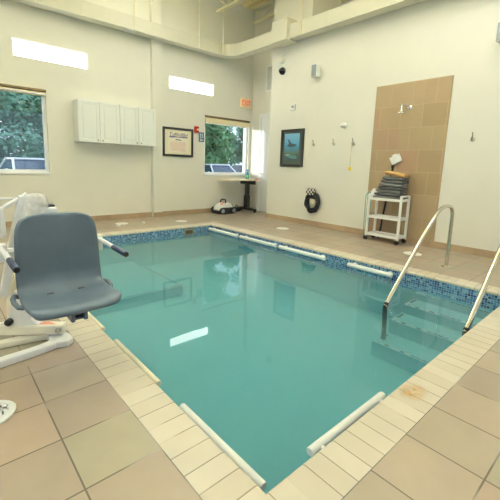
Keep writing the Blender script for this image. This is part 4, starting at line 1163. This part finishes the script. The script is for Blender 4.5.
def car(x, y, m, label, rot=0.0):
    """front towards -y"""
    t = thing('car', label, 'car', (0, 0, 0), 'cars parked outside the windows')
    z = lambda v: v
    # cross-sections along the length: (y, half-width, bottom, top)
    bm = BM(); rows = []
    for yy, hw, zb_, zt_ in [(-2.15, .55, .35, .55), (-2.1, .72, .28, .68), (-1.9, .82, .22, .78), (-1.2, .87, .20, .90), (-.6, .88, .20, .96), (.8, .88, .20, .98), (1.6, .86, .22, .97), (2.0, .80, .28, .92), (2.12, .68, .36, .80)]:
        ring = []
        for k in range(20):
            a = 2*PI*k/20; ca, sa = math.cos(a), math.sin(a)
            ring.append(bm.verts.new((hw*math.copysign(abs(ca)**.4, ca), yy, (zb_+zt_)/2+(zt_-zb_)/2*math.copysign(abs(sa)**.55, sa))))
        rows.append(ring)
    for A, B in zip(rows, rows[1:]):
        for k in range(20): bm.faces.new((A[k], A[(k+1) % 20], B[(k+1) % 20], B[k]))
    bm.faces.new(rows[0]); bm.faces.new(rows[-1]); obj('body', bm, m, t, True, 50)
    # cabin: glazed lower band, painted roof and pillars
    def ring(s, zz, yf, yr): return [(-s, yf), (s, yf), (s, yr), (-s, yr)], zz
    lo, zl = ring(.76, .93, -.95, 1.65); hi, zh = ring(.60, 1.40, -.15, 1.05)
    bm = BM(); A = [bm.verts.new((*p, zl)) for p in lo]; B = [bm.verts.new((*p, zh)) for p in hi]
    for k in range(4): bm.faces.new((A[k], A[(k+1) % 4], B[(k+1) % 4], B[k]))
    bm.faces.new(A); bm.faces.new(B); obj('window_glass', bm, M['carglass'], t)
    bm = BM(); box(bm, -.64, .64, -.22, 1.12, 1.385, 1.47, .035, 3); obj('roof', bm, m, t, True, 60)
    for (p, q) in zip(lo, hi):
        bm = BM(); tube(bm, [(*p, zl-.02), (*q, zh+.02)], .045, 8); obj('pillar', bm, m, t, True)
    for sx in (-1, 1):
        for yy in (-1.35, 1.3):
            bm = BM(); lathe(bm, [(.2, -.1), (.32, -.09), (.33, 0), (.32, .09), (.2, .1)], (sx*.80, yy, .33), 'x', 22); w = obj('wheel', bm, M['tyre'], t, True)
            bm = BM(); lathe(bm, [(.19, sx*.1), (.18, sx*.11), (.04, sx*.115)], (sx*.80, yy, .33), 'x', 18); obj('hub', bm, M['nickel'], w, True)
        bm = BM(); ellipsoid(bm, (sx*.62, -2.02, .62), (.17, .08, .07), 14, 8); obj('headlamp', bm, M['headlamp'], t, True)
        bm = BM(); ellipsoid(bm, (sx*.95, -.72, .98), (.09, .06, .07), 12, 8); obj('mirror', bm, m, t, True)
    bm = BM(); box(bm, -.5, .5, -2.17, -2.12, .36, .46, .01); obj('grille', bm, M['black'], t)
    t.location = (x, y, ZG); t.rotation_euler.z = rot
car(3.10, 16.9, M['carwhite'], 'white car parked outside the left window', math.radians(4))
car(12.9, 16.9, M['carwhite'], 'white car parked outside the back window, at its left', math.radians(-12))
car(15.5, 17.1, M['carsilver'], 'silver car parked outside the back window, at its right', math.radians(-12))

# ------------------------------------------------------------------ light
SKY = 2.0
w = bpy.data.worlds.new('World'); S.world = w; w.use_nodes = True
nt = w.node_tree; bg = nt.nodes['Background']
# an even, bright overcast sky, a little darker towards the horizon
tc = nt.nodes.new('ShaderNodeTexCoord'); sp = nt.nodes.new('ShaderNodeSeparateXYZ'); nt.links.new(tc.outputs['Generated'], sp.inputs[0])
cr = nt.nodes.new('ShaderNodeValToRGB'); cr.color_ramp.elements[0].color = (.74, .88, 1.06, 1); cr.color_ramp.elements[1].color = (.80, .93, 1.12, 1)
nt.links.new(sp.outputs['Z'], cr.inputs['Fac']); nt.links.new(cr.outputs['Color'], bg.inputs[0]); bg.inputs[1].default_value = SKY
su = bpy.data.lights.new('sun', 'SUN'); su.energy = 4.0; su.angle = math.radians(5); su.color = (1, .98, .95)
so = bpy.data.objects.new('sun', su); COL.objects.link(so); so.rotation_euler = Vector((2, -1, -.2)).to_track_quat('-Z', 'Y').to_euler()
def portal(axis, p, a0, a1, z0, z1, rot):
    li = bpy.data.lights.new('window_portal', 'AREA'); li.shape = 'RECTANGLE'; li.size = a1-a0; li.size_y = z1-z0
    li.cycles.is_portal = True
    o = bpy.data.objects.new('window_portal', li); COL.objects.link(o)
    o.location = ((a0+a1)/2, p, (z0+z1)/2) if axis == 'y' else (p, (a0+a1)/2, (z0+z1)/2); o.rotation_euler = rot
portal('y', Y1+.2, *W1, (-PI/2, 0, 0)); portal('y', Y1+.2, *W4, (-PI/2, 0, 0))
portal('y', Y0-.19, *W6, (PI/2, 0, 0)); portal('x', X0-.19, *W7, (PI/2, 0, -PI/2))

# ------------------------------------------------------------------ camera
cam = bpy.data.cameras.new('camera'); co = bpy.data.objects.new('camera', cam); COL.objects.link(co); S.camera = co
yaw, pit, rol = (math.radians(v) for v in (49.11503, 9.30925, 1.72973))
f = Vector((math.cos(yaw)*math.cos(pit), math.sin(yaw)*math.cos(pit), -math.sin(pit)))
r = f.cross(Vector((0, 0, 1))).normalized(); u = r.cross(f)
r2 = math.cos(rol)*r + math.sin(rol)*u; u2 = -math.sin(rol)*r + math.cos(rol)*u
co.matrix_world = Matrix(((r2.x, u2.x, -f.x, 0), (r2.y, u2.y, -f.y, 0), (r2.z, u2.z, -f.z, 1.15), (0, 0, 0, 1)))
cam.sensor_width = 36; cam.lens = 356.06/500*36; cam.clip_start = .02; cam.clip_end = 200
cam.shift_x = (250-239.387)/500; cam.shift_y = -(250-224.347)/500

# ------------------------------------------------------------------ render look
S.view_settings.view_transform = 'Standard'; S.view_settings.look = 'None'
S.view_settings.gamma = 1.0; S.view_settings.exposure = -0.26
try: S.view_settings.use_curve_mapping = False
except Exception: pass
S.cycles.max_bounces = 10; S.cycles.diffuse_bounces = 6; S.cycles.glossy_bounces = 6; S.cycles.transparent_max_bounces = 16
S.cycles.volume_bounces = 2
S.cycles.caustics_reflective = False; S.cycles.caustics_refractive = False
S.cycles.use_denoising = True
try: S.cycles.denoiser = 'OPENIMAGEDENOISE'
except Exception: pass
S.cycles.sample_clamp_indirect = 8
